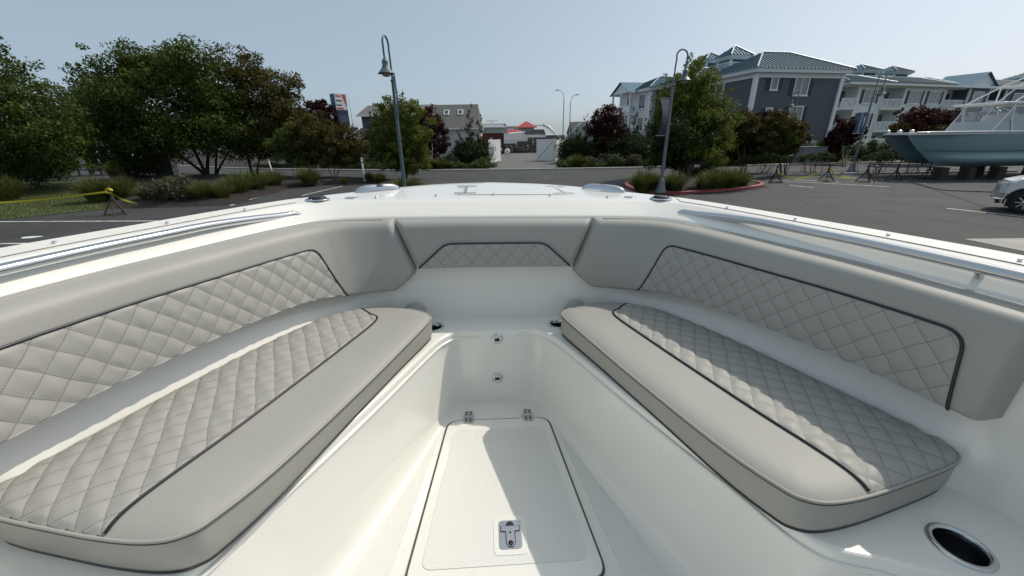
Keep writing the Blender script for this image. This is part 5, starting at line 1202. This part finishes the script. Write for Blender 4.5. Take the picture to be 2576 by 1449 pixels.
sred, snav = mat('sign_red', (.42, .03, .02), .4), mat('sign_navy', (.03, .05, .12), .4)
mb = MB(); mb.add([(sw * .1, -sd_ / 2 - .022, zt_ - .06), (sw / 2 - .05, -sd_ / 2 - .022, zt_ - .06), (sw / 2 - .05, -sd_ / 2 - .022, zb_ + H * .6), (sw * .33, -sd_ / 2 - .022, zb_ + H * .72)], [(0, 1, 2, 3)]); mb.build('red_swoosh', mat('sign_orange', (.48, .10, .04), .4), sg)
for k, (z, m, w) in enumerate(((.93, sred, .5), (.79, snav, .62), (.66, snav, .55), (.56, sred, .7))): sface('lettering_bar', -sw / 2 + .12, -sw / 2 + .12 + sw * w * .8, zb_ + H * z - .07, zb_ + H * z + .07, m, .018)
sface('screen', -sw / 2 + .08, sw / 2 - .08, zb_ + H * .05, zb_ + H * .46, mat('led_screen', (.012, .022, .05), .6), .012)
sface('screen_picture', -sw / 2 + .3, sw / 2 - .2, zb_ + H * .12, zb_ + H * .36, mat('led_picture', (.03, .06, .12), .6), .02)
for x in (-.45, .45): mb = MB(); mb.box((x, 0, zb_ / 2), (.24, .35, zb_)); mb.build('post', trim_w, sg)
sface('lower_panel', -.4, .4, zb_ - .95, zb_ - .25, mat('sign_white', (.62, .62, .62), .4), -.2)
mb = MB(); p = Wp(896, 330, 48) - np.array([a[0], a[1], .1]); ant = thing('antenna', 'thin antenna mast behind the pylon sign', 'antenna', tuple(Wp(900, 395, 50)[:2]) + (.1,)); mb.tube([(0, 0, 0), (0, 0, 5), (0, 0, 7.6)], [.04, .03, .012], 6); mb.build('mast', galv, ant)

# ---- tall cobra-head street lights far behind
for px, py, D, s, lb in ((1416, 228, 92, -1, 'taller cobra-head street light bending left'), (1432, 240, 96, 1, 'shorter cobra-head street light curving right')):
    p = Wp(px, 345, D); zt = float(Wp(px, py, D)[2]); t = thing('street_light', lb + ' beyond the yard', 'street light', (p[0], p[1], .1)); mb = MB(); mb.tube([(0, 0, 0), (0, 0, zt - 1.6)], [.13, .09], 8); mb.build('pole', galv, t); mb = MB(); mb.tube([(0, 0, zt - 1.6), (s * .25, 0, zt - .6), (s * .8, 0, zt - .05), (s * 1.2, 0, zt)], .06, 6); mb.build('arm', galv, t); mb = MB(); mb.box((s * 1.5, 0, zt), (.8, .3, .16)); mb.build('luminaire', galv, t)

# ---- gooseneck lamp posts
def text_mesh(txt, size):
    cu = bpy.data.curves.new('lettering', 'FONT'); cu.body = txt; cu.size = size; cu.extrude = .002; cu.align_x = 'CENTER'; cu.align_y = 'CENTER'
    o = bpy.data.objects.new('lettering', cu); COL.objects.link(o); dg = bpy.context.evaluated_depsgraph_get(); me = bpy.data.meshes.new_from_object(o.evaluated_get(dg)); bpy.data.objects.remove(o); return me
def lamp(label, base, ang, m, banner=None, zc=5.0, r=.25):
    t = thing('lamp_post', label, 'street lamp', (base[0], base[1], .1), 0)
    ca, sa = math.cos(ang), math.sin(ang)
    mb = MB(); mb.lathe([(.26, 0), (.26, .12), (.20, .2), (.16, .45), (.12, .62), (.085, .66)], n=16); mb.build('base', m, t)
    mb = MB(); mb.tube([(0, 0, .6), (0, 0, 3), (0, 0, zc - .4)], [.075, .065, .052], 12); mb.lathe([(.05, 0), (.068, .02), (.068, .08), (.05, .1)], (0, 0, zc - .45), 12); mb.build('pole', m, t)
    path = [(0, 0, zc - .4), (0, 0, zc + .3), (ca * .02, sa * .02, zc + .6)] + [(ca * (r - r * math.cos(x)), sa * (r - r * math.cos(x)), zc + .72 + r * math.sin(x)) for x in np.linspace(.15, math.pi - .1, 10)] + [(ca * 2 * r, sa * 2 * r, zc + .45), (ca * 1.96 * r, sa * 1.96 * r, zc + .22)]
    mb = MB(); mb.tube(path, .034, 10); mb.build('gooseneck', m, t)
    lc = (ca * 1.96 * r, sa * 1.96 * r, zc - .22)
    mb = MB(); mb.lathe([(.0, .46), (.07, .45), (.105, .38), (.11, .33), (.095, .27), (.115, .24), (.12, .19), (.15, .15), (.25, .03), (.29, 0), (.285, -.012), (.14, .09)], lc, 24); mb.build('lamp_shade', lampg, t)
    mb = MB(); mb.lathe([(.15, .03), (.16, -.02), (.12, -.09), (0, -.12)], lc, 18); mb.build('globe', globe_m, t)
    if banner:
        bang, z0, z1, w, bm, txt = banner; cb, sb = math.cos(bang), math.sin(bang)
        for z in (z0, z1): mb = MB(); mb.tube([(0, 0, z), (cb * (w + .12), sb * (w + .12), z)], .014, 6); mb.build('banner_arm', m, t)
        mb = MB(); n = 10; V = []; F = []
        for i in range(n + 1):
            f = i / n; z = z1 - .03 - (z1 - z0 - .06) * f; bow = .05 * math.sin(f * 3.1)
            for x in (.09, .09 + w * (1 - .35 * math.sin(f * math.pi) * (0 if txt else 1))): V.append((cb * x - sb * bow, sb * x + cb * bow, z))
        for i in range(n): F.append((2 * i, 2 * i + 1, 2 * i + 3, 2 * i + 2))
        V2 = [(x - sb * .006, y + cb * .006, z) for x, y, z in V]; mb.add(V, F, 0, True); mb.add(V2, [f[::-1] for f in F], 0, True); bo = mb.build('banner', bm, t)
        if txt:
            me = text_mesh(txt, .30); me.materials.append(mat('banner_lettering', (.45, .55, .66), .6)); lo = link('lettering', me, bo)
            side = -1; lo.matrix_local = Matrix.Translation((cb * (.09 + w * .62) - sb * -.065 * 0, sb * (.09 + w * .62) - .075, (z0 + z1) / 2)) @ Matrix.Rotation(bang, 4, 'Z') @ Matrix.Rotation(R(90), 4, 'X') @ Matrix.Rotation(R(90), 4, 'Z')
            mb = MB(); V = [(cb * x, sb * x - .07, z) for x, z in ((.09 + w * .18, z0 + .25), (.09 + w * .30, z0 + .9), (.09 + w * .24, z1 - .25), (.09 + w * .12, z0 + .9))]; mb.poly(V); mb.build('fish_emblem', mat('banner_lettering', (.45, .55, .66), .6), bo)
    return t
def banner_mat(name, c1, c2, c3):
    m = mat(name, c1, .7); n, l, b = nodes(m); sp = n.new('ShaderNodeSeparateXYZ'); l.new(coords(m, (1, 1, 1), 'Generated'), sp.inputs[0]); no = n.new('ShaderNodeTexNoise'); no.inputs['Scale'].default_value = 3
    l.new(coords(m, (1, 1, 1), 'Generated'), no.inputs['Vector']); ad = n.new('ShaderNodeMath'); ad.operation = 'MULTIPLY_ADD'; ad.inputs[1].default_value = .5; l.new(no.outputs[0], ad.inputs[0]); l.new(sp.outputs[2], ad.inputs[2])
    rp = n.new('ShaderNodeValToRGB'); e = rp.color_ramp.elements; e[0].position = .55; e[0].color = (*c3, 1); e[1].position = 1.1; e[1].color = (*c1, 1); x = e.new(.78); x.color = (*c2, 1); l.new(ad.outputs[0], rp.inputs[0]); l.new(rp.outputs[0], b.inputs['Base Color']); return m
bn1 = banner_mat('banner_photo', (.30, .26, .27), (.22, .16, .18), (.04, .035, .05)); bn2 = banner_mat('banner_pale', (.42, .44, .46), (.26, .27, .29), (.12, .13, .15)); bn3 = mat('banner_blue', (.025, .07, .14), .7)
pL = Wp(1018, 470, 16.0); pR = G(1660, 489.5); p2 = Wp(2142, 430, 27.3); p3 = Wp(1968, 420, 37.5)
lamp('gooseneck lamp post left of the bow, in front of the yellow-green tree', pL, R(259), lampg, (R(-68), 3.35, 4.75, .42, bn2, None))
lamp('gooseneck lamp post with a dark photo banner on the red-kerbed island', pR, R(3), lampgrey, (R(181), 2.55, 4.1, .42, bn1, None))
lamp('gooseneck lamp post with the blue WAHOO banner beside the picket fence', p2, R(0), lampgrey, (R(182), 2.45, 3.75, .62, bn3, 'WAHOO'))
lamp('small far gooseneck lamp post in front of the slate facade', p3, R(178), lampgrey, None)

# ---- bollards
def bollard(label, p, h, tilt=0, cap=True):
    t = thing('bollard', label, 'bollard', (p[0], p[1], .1)); t.rotation_euler = (0, tilt, 0); mb = MB(); mb.lathe([(.075, 0), (.075, h - .14), (.066, h - .13), (.066, h - .10), (.08, h - .09), (.08, h - .02), (.05, h), (0, h)], n=16); mb.build('post', white, t)
    mb = MB(); mb.lathe([(.0765, h - .32), (.0765, h - .25)], n=16); mb.build('dark_band', dark_box, t)
p = G(919, 460); bollard('white bollard with a dark band in the left bed', p, 1.5)
p = G(684, 432); bollard('far white bollard leaning in the left hedge', p, 1.2, R(-6))
# white picket fence
def picket(label, a, b, h):
    a, b = np.array(a), np.array(b); d = b - a; L = float(np.linalg.norm(d)); t = thing('picket_fence', label, 'fence', (a[0], a[1], .09), math.atan2(d[1], d[0])); n = int(L / .17)
    for z in (.25, h - .12): mb = MB(); mb.box((L / 2, 0, z), (L, .05, .09)); mb.build('rail', trim_w, t)
    me = None
    for i in range(n + 1):
        if me is None: mb = MB(); mb.box((0, -.04, h / 2), (.075, .03, h)); o = mb.build('picket', trim_w, t); me = o.data
        else: o = link('picket', me, t)
        o.location = (L * i / n, 0, 0)
    for i in range(0, n + 1, 12): mb = MB(); mb.box((L * i / n, .05, (h + .12) / 2), (.13, .13, h + .12)); mb.build('post', trim_w, t)
picket('white picket fence behind the clipped hedge, under the wine-red tree', Wp(2150, 372, 44)[:2], Wp(2262, 372, 44)[:2], 1.85)
picket('short white picket fence at the foot of the slate facade', Wp(2012, 372, 38)[:2], Wp(2048, 372, 38)[:2], 1.9)
# electrical boxes
def ebox(name, label, p, w, d, h, m, rz=0):
    t = thing(name, label, 'box', (p[0], p[1], .09), rz); mb = MB(); mb.box((0, 0, h / 2), (w, d, h)); mb.build('cabinet', m, t); mb = MB(); mb.box((0, 0, h + .03), (w + .08, d + .08, .06)); mb.build('lid', m, t)
    for x in (-w / 4, w / 4): mb = MB(); mb.box((x, -d / 2 - .012, h * .5), (w / 2 - .06, .02, h - .12)); mb.build('door', m, t)
ebox('electrical_cabinet', 'grey electrical cabinet in front of the slate facade', G(2030, 413), 2.3, 1.0, 1.35, grey_box)
ebox('utility_cabinet', 'dark utility cabinet under the largest left tree', Wp(420, 430, 33)[:2], 1.3, .9, 1.75, dark_box, R(10))
# slatted bench back leaning by the conifer
c = G(232, 441); bt = thing('slatted_bench', 'dark slatted wooden bench seen under the conifer', 'bench', (c[0], c[1], .03), R(-25)); bw = mat('dark_bench_wood', (.03, .028, .026), .8)
for x in np.linspace(-.8, .8, 6): mb = MB(); mb.box((x, .25, .95), (.11, .05, 1.3)); mb.build('back_slat', bw, bt)
for z in (.42, 1.6): mb = MB(); mb.box((0, .3, z), (2.0, .08, .12)); mb.build('rail', bw, bt)
for y in np.linspace(-.45, .15, 4): mb = MB(); mb.box((0, y, .45), (1.9, .12, .05)); mb.build('seat_slat', bw, bt)
for x in (-.95, .95):
    for y in (-.45, .3): mb = MB(); mb.box((x, y, .4 if y < 0 else .8), (.1, .1, .8 if y < 0 else 1.6)); mb.build('leg', bw, bt)
    mb = MB(); mb.box((x, -.05, .78), (.12, .9, .06)); mb.build('armrest', bw, bt)

# ================================================================== VEHICLES
def wheel(root, c, r, w, axis_y=True, spokes=8):
    M = Matrix.Rotation(R(90), 4, 'X'); mb = MB(); mb.lathe([(r * .62, -w / 2), (r * .9, -w / 2), (r, -w / 2 + .04), (r, w / 2 - .04), (r * .9, w / 2), (r * .62, w / 2)], c, 32, 0, M); ty = mb.build('wheel', tyre_m, root)
    mb = MB(); mb.lathe([(r * .64, w / 2 - .005), (r * .60, w / 2 + .004), (r * .57, w / 2 - .06), (r * .2, w / 2 - .09), (0, w / 2 - .09)], c, 32, 1, M); mb.lathe([(r * .20, w / 2 - .04), (r * .17, w / 2 + .0), (0, w / 2 + .005)], c, 20, 0, M)
    for k in range(spokes):
        a = 2 * math.pi * k / spokes; d = (math.cos(a), math.sin(a)); mid = r * .4
        mb.box((c[0] + d[0] * mid, c[1] - w / 2 + .02, c[2] + d[1] * mid), (r * .46, .035, r * .13), M=Matrix.Rotation(-a, 3, 'Y'))
    mb.build('rim', [chrome, black_m], ty)
wc = G(2566, 537.5); RT = R(-57)
truck = thing('pickup_truck', 'white pickup truck cut off at the right edge, chrome wheel and bumper', 'truck', (wc[0], wc[1], 0), RT); truck.scale = (.86, .86, .86)
# local: nose at x = -1.0, near side y = -.05, wheel centre (0, ., .42)
def side_profile():
    arch = [(.52 * math.cos(a), .43 + .52 * math.sin(a)) for a in np.linspace(math.pi + .25, -.25, 14)]
    arch2 = [(3.75 + .52 * math.cos(a), .43 + .52 * math.sin(a)) for a in np.linspace(math.pi + .25, -.25, 14)]
    up = [(4.9, .62), (4.92, 1.42), (2.95, 1.44), (2.9, 1.95), (1.75, 1.98), (1.2, 1.52), (1.1, 1.42), (.3, 1.36), (-.30, 1.29), (-.47, 1.17), (-.56, .80), (-.58, .58)]
    return [(-.56, .5)] + arch + [(.7, .42), (3.05, .42)] + arch2 + up
prof2 = side_profile()
def truck_body():
    # crowned lengthwise: sections across the width, so that hood and roof roll off to the sides
    P = np.array(prof2); mb = MB(); ys = [(0.0, 1.0, 0), (.04, 1.0, .0), (.16, 1.0, .035), (1.0, 1.0, .05), (1.84, 1.0, .035), (1.96, 1.0, 0), (2.0, 1.0, 0)]
    n = len(P); V = []
    for y, s_, cz in ys:
        for x, z in P:
            nose = -.34 * (1 - abs(y - 1) ** 2.2) * min(1, max(0, (-x - .1) / .35)) if x < -.1 else 0; zz = z + (cz if z > 1.0 else 0); inset = .14 * max(0, (z - 1.45)) / .5
            yy = y + (inset if y < 1 else -inset) * (1 if y != 1 else 0); V.append((x + nose, yy, zz))
    F = [(k * n + i, (k + 1) * n + i, (k + 1) * n + (i + 1) % n, k * n + (i + 1) % n) for k in range(len(ys) - 1) for i in range(n)]
    mb.add(V, F, 0, False); mb.add(V[:n], [tuple(range(n))], 0); mb.add(V[-n:], [tuple(range(n))[::-1]], 0)
    return mb.build('body', truck_p, truck)
tb = truck_body(); mbv = tb.modifiers.new('soft', 'BEVEL'); mbv.width = .025; mbv.segments = 2; mbv.limit_method = 'ANGLE'; mbv.angle_limit = R(35)
wheel(truck, (0, .12, .42), .42, .28); wheel(truck, (3.75, .12, .42), .42, .28); wheel(truck, (0, 1.88, .42), .42, .28); wheel(truck, (3.75, 1.88, .42), .42, .28)
for cx_ in (0, 3.75):
    mb = MB(); pts = [(cx_ + .545 * math.cos(a), -.012, .43 + .545 * math.sin(a)) for a in np.linspace(math.pi + .15, -.15, 18)]; mb.tube(pts, .028, 6); mb.build('arch_lip', black_m, truck)
    mb = MB(); mb.box((cx_, 1.0, .6), (.98, 1.85, .75)); mb.build('wheel_well', black_m, truck)
mb = MB(); mb.add([(-.50, -.01, .5), (-.66, .02, .5), (-.86, .4, .5), (-.98, 1.0, .5), (-.86, 1.6, .5), (-.66, 1.98, .5), (-.50, 2.01, .5)] + [(-.50, -.01, .74), (-.66, .02, .74), (-.86, .4, .74), (-.98, 1.0, .74), (-.86, 1.6, .74), (-.66, 1.98, .74), (-.50, 2.01, .74)], [(i, i + 1, i + 8, i + 7) for i in range(6)] + [tuple(range(7)), tuple(range(13, 6, -1))]); bmp = mb.build('bumper', chrome, truck); m_ = bmp.modifiers.new('soft', 'BEVEL'); m_.width = .04; m_.segments = 3
mb = MB(); mb.box((-.70, 1.0, .40), (.14, 1.5, .18)); mb.build('valance', black_m, truck)
mb = MB(); mb.box((-.90, 1.0, .94), (.06, 1.0, .32)); mb.build('grille', chrome, truck)
for y in (.22, 1.78): mb = MB(); mb.box((-.68, y, .98), (.16, .26, .3)); mb.build('headlight', mat('headlight_lens', (.55, .57, .6), .08), truck)
mb = MB(); mb.add([(1.27, .06, 1.5), (1.78, .11, 1.9), (2.82, .11, 1.88), (2.84, .06, 1.5)], [(0, 1, 2, 3)]); mb.build('side_window', glass_m, truck)
mb = MB(); mb.box((1.32, -.14, 1.52), (.10, .22, .2)); mb.build('mirror', black_m, truck)
for x in (1.2, 2.9): mb = MB(); mb.box((x, -.003, 1.0), (.012, .008, .95)); mb.build('door_gap', black_m, truck)
mb = MB(); mb.box((2.6, -.02, 1.15), (.2, .03, .05)); mb.build('door_handle', chrome, truck)

# ---- catamaran on blocks
c0_ = Wp(2287, 440, 22.6); cat = thing('power_catamaran', 'pale blue power catamaran on blocks with white tower and hardtop', 'boat', (c0_[0], c0_[1], 0), -YAW - R(1))
ZS = lambda t: 2.52 + .02 * math.sin(t * 2) - .05 * t
def cat_hull(yc, hb, nm, dx=0):
    n = 46; LL = 11.0; V = []; F = []; K = 9
    for i in range(n):
        x = LL * (i / (n - 1)) ** 1.35; f = min(1, x / 4.2); b = hb * (1 - (1 - f) ** 2.2) + .015
        # raked, curved stem: heights at which each line starts
        stem = lambda z: 2.3 * (1 - max(0, min(1, (z - .66) / 1.86))) ** 1.3
        zk = .66 + .10 * max(0, 1 - x / 2.5); zs = 2.50 - .012 * x
        for zf, bf in ((1.0, 1.0), (.86, .985), (.70, .95), (.52, .90), (.50, .885), (.30, .80), (.285, .86), (.12, .55), (0, .05)):
            z = zk + (zs - zk) * zf; xx = x + stem(z) * (1 - min(1, x / 5.0)) ** 1.0; V.append((xx + dx, yc - b * bf * (1 if 1 else 0), z))
    m = len(V)
    V += [(x, 2 * yc - y, z) for x, y, z in V]
    for i in range(n - 1):
        for j in range(K - 1):
            q = i * K + j; F.append((q, q + K, q + K + 1, q + 1)); q += m; F.append((q + 1, q + K + 1, q + K, q))
    mb = MB(); mb.add(V, F, 0, True)
    return mb.build(nm, blue_hull, cat)
cat_hull(.95, .95, 'near_hull'); cat_hull(3.1, .95, 'far_hull', .55)
mb = MB(); V = []; F = []
mb.prism([(.02, .95), (.3, .6), (.8, .3), (1.8, .05), (3.2, -.0), (11.4, -.02), (11.4, 4.1), (3.2, 4.1), (1.4, 3.8), (.55, 3.1), (.6, 2.0)], 2.44, 2.55); mb.build('deck', boat_white, cat)
mb = MB(); mb.prism([(2.6, 1.0), (11, .8), (11, 3.4), (2.6, 3.1)], 1.55, 2.43); mb.build('bridge_deck', blue_hull, cat)
mb = MB(); mb.tube([(.1, .5, 2.56), (.5, .25, 2.57), (1.6, .02, 2.57), (3.2, -.02, 2.56), (11.3, -.02, 2.50)], .05, 6); mb.build('rub_rail', boat_white, cat)
mb = MB(); pts = []
for i in range(30):
    x = .75 + 10.5 * i / 29; f = min(1, x / 4.2); b = .95 * (1 - (1 - f) ** 2.2) * .925 + .02; pts.append((x + .25 * max(0, 1 - x / 3), .95 - b - .012, 1.60 - .05 * min(1, x / 3)))
mb.tube(pts, .016, 4); mb.build('spray_line', hull_dark, cat)
for x, y in ((.7, 3.0), (1.05, 2.6), (1.5, 2.3)): mb = MB(); mb.lathe([(.12, 0), (.14, .1), (.08, .16), (0, .17)], (x, y, 2.56), 12); mb.build('bow_fitting', [steel_s], cat)
# console, enclosure, hardtop, tower
mb = MB(); mb.box((6.9, 2.05, 3.0), (2.2, 1.7, .9), taper=.9); mb.build('console', boat_white, cat)
for nm, za, zb2, mm in (('lower_enclosure', 2.57, 3.12, canvas), ('clear_curtain', 3.14, 3.95, clear_v)):
    f0, f1 = (za - 2.57) / 1.43, (zb2 - 2.57) / 1.43; xa_, xb_ = 4.5 + .8 * f0, 4.5 + .8 * f1
    mb = MB(); mb.add([(xa_, .78, za), (9.6, .78, za), (9.5, .8, zb2), (xb_, .8, zb2)], [(0, 1, 2, 3)]); mb.add([(xa_, .78, za), (xb_, .8, zb2), (xb_, 3.25, zb2), (xa_, 3.27, za)], [(0, 1, 2, 3)]); mb.build(nm, mm, cat)
mb = MB(); mb.box((7.1, 2.05, 4.02), (5.2, 2.8, .14)); hd_ = mb.build('hardtop', boat_white, cat); m_ = hd_.modifiers.new('soft', 'BEVEL'); m_.width = .05; m_.segments = 2
def pipe(*P, r=.04): mb = MB(); mb.tube(P, r, 8); mb.build('tower_pipe', boat_white, cat)
for y in (.75, 3.3):
    pipe((4.5, y, 2.57), (5.3, y, 4.0)); pipe((5.6, y, 2.57), (5.3, y, 3.3), (5.2, y, 4.0)); pipe((6.3, y, 2.57), (6.9, y, 4.0)); pipe((7.6, y, 2.57), (7.2, y, 4.0), (6.4, y, 4.0)); pipe((8.6, y, 2.57), (9.2, y, 4.0)); pipe((5.1, y, 4.05), (6.6, y * .8 + .4, 5.0), (9.0, y * .6 + .8, 6.1)); pipe((6.9, y, 4.05), (6.6, y * .8 + .4, 5.0)); pipe((6.9, y, 4.05), (8.0, y * .7 + .6, 5.6)); pipe((9.3, y, 4.05), (9.0, y * .6 + .8, 6.1)); pipe((6.6, y * .8 + .4, 5.0), (9.1, y * .7 + .6, 5.05))
pipe((6.6, .95, 5.0), (6.6, 3.1, 5.0)); pipe((8.0, 1.1, 5.6), (8.0, 2.9, 5.6)); mb = MB(); mb.box((8.6, 2.05, 5.1), (1.8, 1.6, .08)); mb.build('tower_platform', boat_white, cat)
for i, (px, pd) in enumerate(((2363, 22.0), (2430, 22.0), (2452, 24), (2505, 22.0), (2590, 22.0))):
    p = Wp(px, 440, pd + .8); t = thing('block_stack', ['stack of blocks nearest the bow under the blue catamaran', 'second stack of blocks under the blue catamaran', 'far stack of blocks half hidden under the blue catamaran', 'third stack of blocks under the blue catamaran', 'stack of blocks behind the pickup under the blue catamaran'][i], 'blocks', (p[0], p[1], 0), -YAW)
    zt = .70
    for k in range(3): mb = MB(); mb.box((random.uniform(-.03, .03), 0, zt / 6 + k * zt / 3), (.44 - .02 * k, .55, zt / 3 - .012)); mb.build('timber', mat('creosoted_timber', (.035, .029, .025), .9), t)
# ---- boat stands
def stand(label, p, h, m, rz, top=True):
    t = thing('boat_stand', label, 'boat stand', (p[0], p[1], 0), rz); feet = [(.42 * math.cos(a), .42 * math.sin(a), .02) for a in (R(210), R(330), R(90), R(20))][:3] + [(.05, -.42, .02)]
    for f in feet: mb = MB(); mb.tube([(0, 0, h * .72), f], .026, 6); mb.build('leg', m, t)
    for a, b in ((0, 1), (1, 2), (2, 0)): mb = MB(); mb.tube([tuple(np.array(feet[a]) + [0, 0, .03]), tuple(np.array(feet[b]) + [0, 0, .03])], .018, 5); mb.build('brace', m, t)
    mb = MB(); mb.tube([(0, 0, h * .55), (0, 0, h * (1.12 if top else 1.0))], .035, 8); mb.lathe([(.06, 0), (.06, .08)], (0, 0, h * .72), 8); mb.build('screw_post', m, t); return t
for i, (px, py, lb) in enumerate(((1947, 460, 'black boat stand closest to the red-kerbed island'), (2077, 457, 'black boat stand wrapped in yellow tape'), (2175, 458, 'black boat stand in front of the blue-bannered lamp'), (2248, 455, 'black boat stand left of the catamaran bow'), (2330, 450, 'black boat stand under the catamaran bow'))): stand(lb, G(px, py), .86, stand_m, R(20 * i))
jl = G(298, 539); stand('rusty boat stand tied with yellow tape at the edge of the left bed', jl, 1.0, stand_r, R(15))
def ribbon(label, P, w=.075, tw=1.5, name='caution_tape'):
    mb = MB(); Q = spline(P, 8); n = len(Q); V = []; F = []
    for i, p in enumerate(Q):
        a = math.sin(i * .35) * .5; V += [(p[0], p[1] + math.sin(a) * w / 2, p[2] - math.cos(a) * w / 2), (p[0], p[1] - math.sin(a) * w / 2, p[2] + math.cos(a) * w / 2)]
    for i in range(n - 1): F.append((2 * i, 2 * i + 2, 2 * i + 3, 2 * i + 1))
    mb.add(V, F, 0, True); t = thing(name, label, 'tape', (float(Q[0][0]), float(Q[0][1]), 0)); o = mb.build('strip', tape_y, t); o.location = (-float(Q[0][0]), -float(Q[0][1]), 0); return t, o
J = np.array([jl[0], jl[1], .92]); far = np.array([*G(-140, 560), .65])
ribbon('yellow caution tape running from the rusty stand to the left edge', [J, J * .5 + far * .5 + [0, 0, -.10], far])
ribbon('short loose end of yellow tape hanging right of the rusty stand', [J, J + [.35, -.05, -.28], J + [.72, -.1, -.42], J + [.98, -.12, -.47]])
t, o = ribbon('knot of yellow tape on top of the rusty stand', [J + [-.12, -.06, .03], J + [.05, -.08, .12], J + [.1, .05, .04], J + [-.06, .07, .14], J + [-.1, -.05, 0], J + [.08, -.07, -.06]])
S1, S2 = np.array([*G(1947, 459), .6]), np.array([*G(2077, 456), .75]); S3 = np.array([*G(2140, 452), .12])
ribbon('yellow tape drooping between two black stands on the right', [S1, S1 * .7 + S2 * .3 - [0, 0, .42], S1 * .35 + S2 * .65 - [0, 0, .40], S2])
ribbon('loose yellow tape trailing right of the taped black stand', [S2, S2 * .6 + S3 * .4 - [0, 0, .25], S3])
ribbon('yellow tape wound round the taped black stand', [S2 + [0, -.1, .05], S2 + [.08, -.12, -.2], S2 + [.02, -.16, -.45], S2 + [.12, -.2, -.6]])
# mooring cable from the catamaran to the pickup
p, q = np.array([*G(2290, 459), .04]), np.array([*Wp(2532, 505, 13.6)[:2], .62]); mb = MB(); t = thing('hose', 'dark hose lying on the asphalt between the catamaran and the pickup', 'hose', (p[0], p[1], 0)); mb.tube([tuple(x - [p[0], p[1], 0]) for x in spline([p, p * .6 + q * .4 - [0, 0, .2], p * .3 + q * .7 - [0, 0, .12], q], 8)], .022, 6); mb.build('line', stand_m, t)
# small white hydrant-like marker on the median
p = G(2200, 438); t = thing('standpipe', 'small white standpipe on the median behind the stands', 'standpipe', (p[0], p[1], .1)); mb = MB(); mb.lathe([(.1, 0), (.1, .04), (.05, .06), (.05, .3), (.09, .32), (.09, .4), (.03, .46), (0, .46)], n=12); mb.box((.1, 0, .36), (.16, .06, .06)); mb.build('body', white, t)
# parked cars glimpsed under the left trees
def car(label, p, rz, m):
    t = thing('parked_car', label, 'car', (p[0], p[1], 0), rz); mb = MB(); pr = [(-2.2, .35), (2.2, .35), (2.25, .75), (1.9, .92), (1.1, 1.0), (.5, 1.42), (-1.0, 1.45), (-1.8, 1.0), (-2.2, .9)]
    n = len(pr); V = [(x, y, z) for y in (-.85, .85) for x, z in pr]; F = [(i, (i + 1) % n, n + (i + 1) % n, n + i) for i in range(n)] + [tuple(range(n))[::-1], tuple(range(n, 2 * n))]; mb.add(V, F); bo = mb.build('body', m, t); b_ = bo.modifiers.new('soft', 'BEVEL'); b_.width = .08; b_.segments = 3
    for y in (-.86, .86): mb = MB(); V = [(1.0, y * 1.005, 1.0), (.48, y * 1.005, 1.36), (-.95, y * 1.005, 1.39), (-1.6, y * 1.005, 1.02)]; mb.poly(V); mb.build('side_window', glass_m, t)
    for x in (-1.35, 1.35):
        for y in (-.8, .8): mb = MB(); mb.lathe([(0, -.1), (.2, -.1), (.33, -.1), (.33, .1), (.2, .1), (0, .1)], (x, y, .33), 20, 0, Matrix.Rotation(R(90), 4, 'X')); mb.build('wheel', tyre_m, t)
p = Wp(262, 400, 52); car('white parked car glimpsed under the conifer', p, R(10), truck_p)
p = Wp(330, 400, 60); car('pale green parked car glimpsed behind the mop of grass', p, R(-10), mat('pale_green_paint', (.45, .55, .50), .3))
p = Wp(915, 395, 52); car('white parked car in front of the shop porch', p, R(20), truck_p)
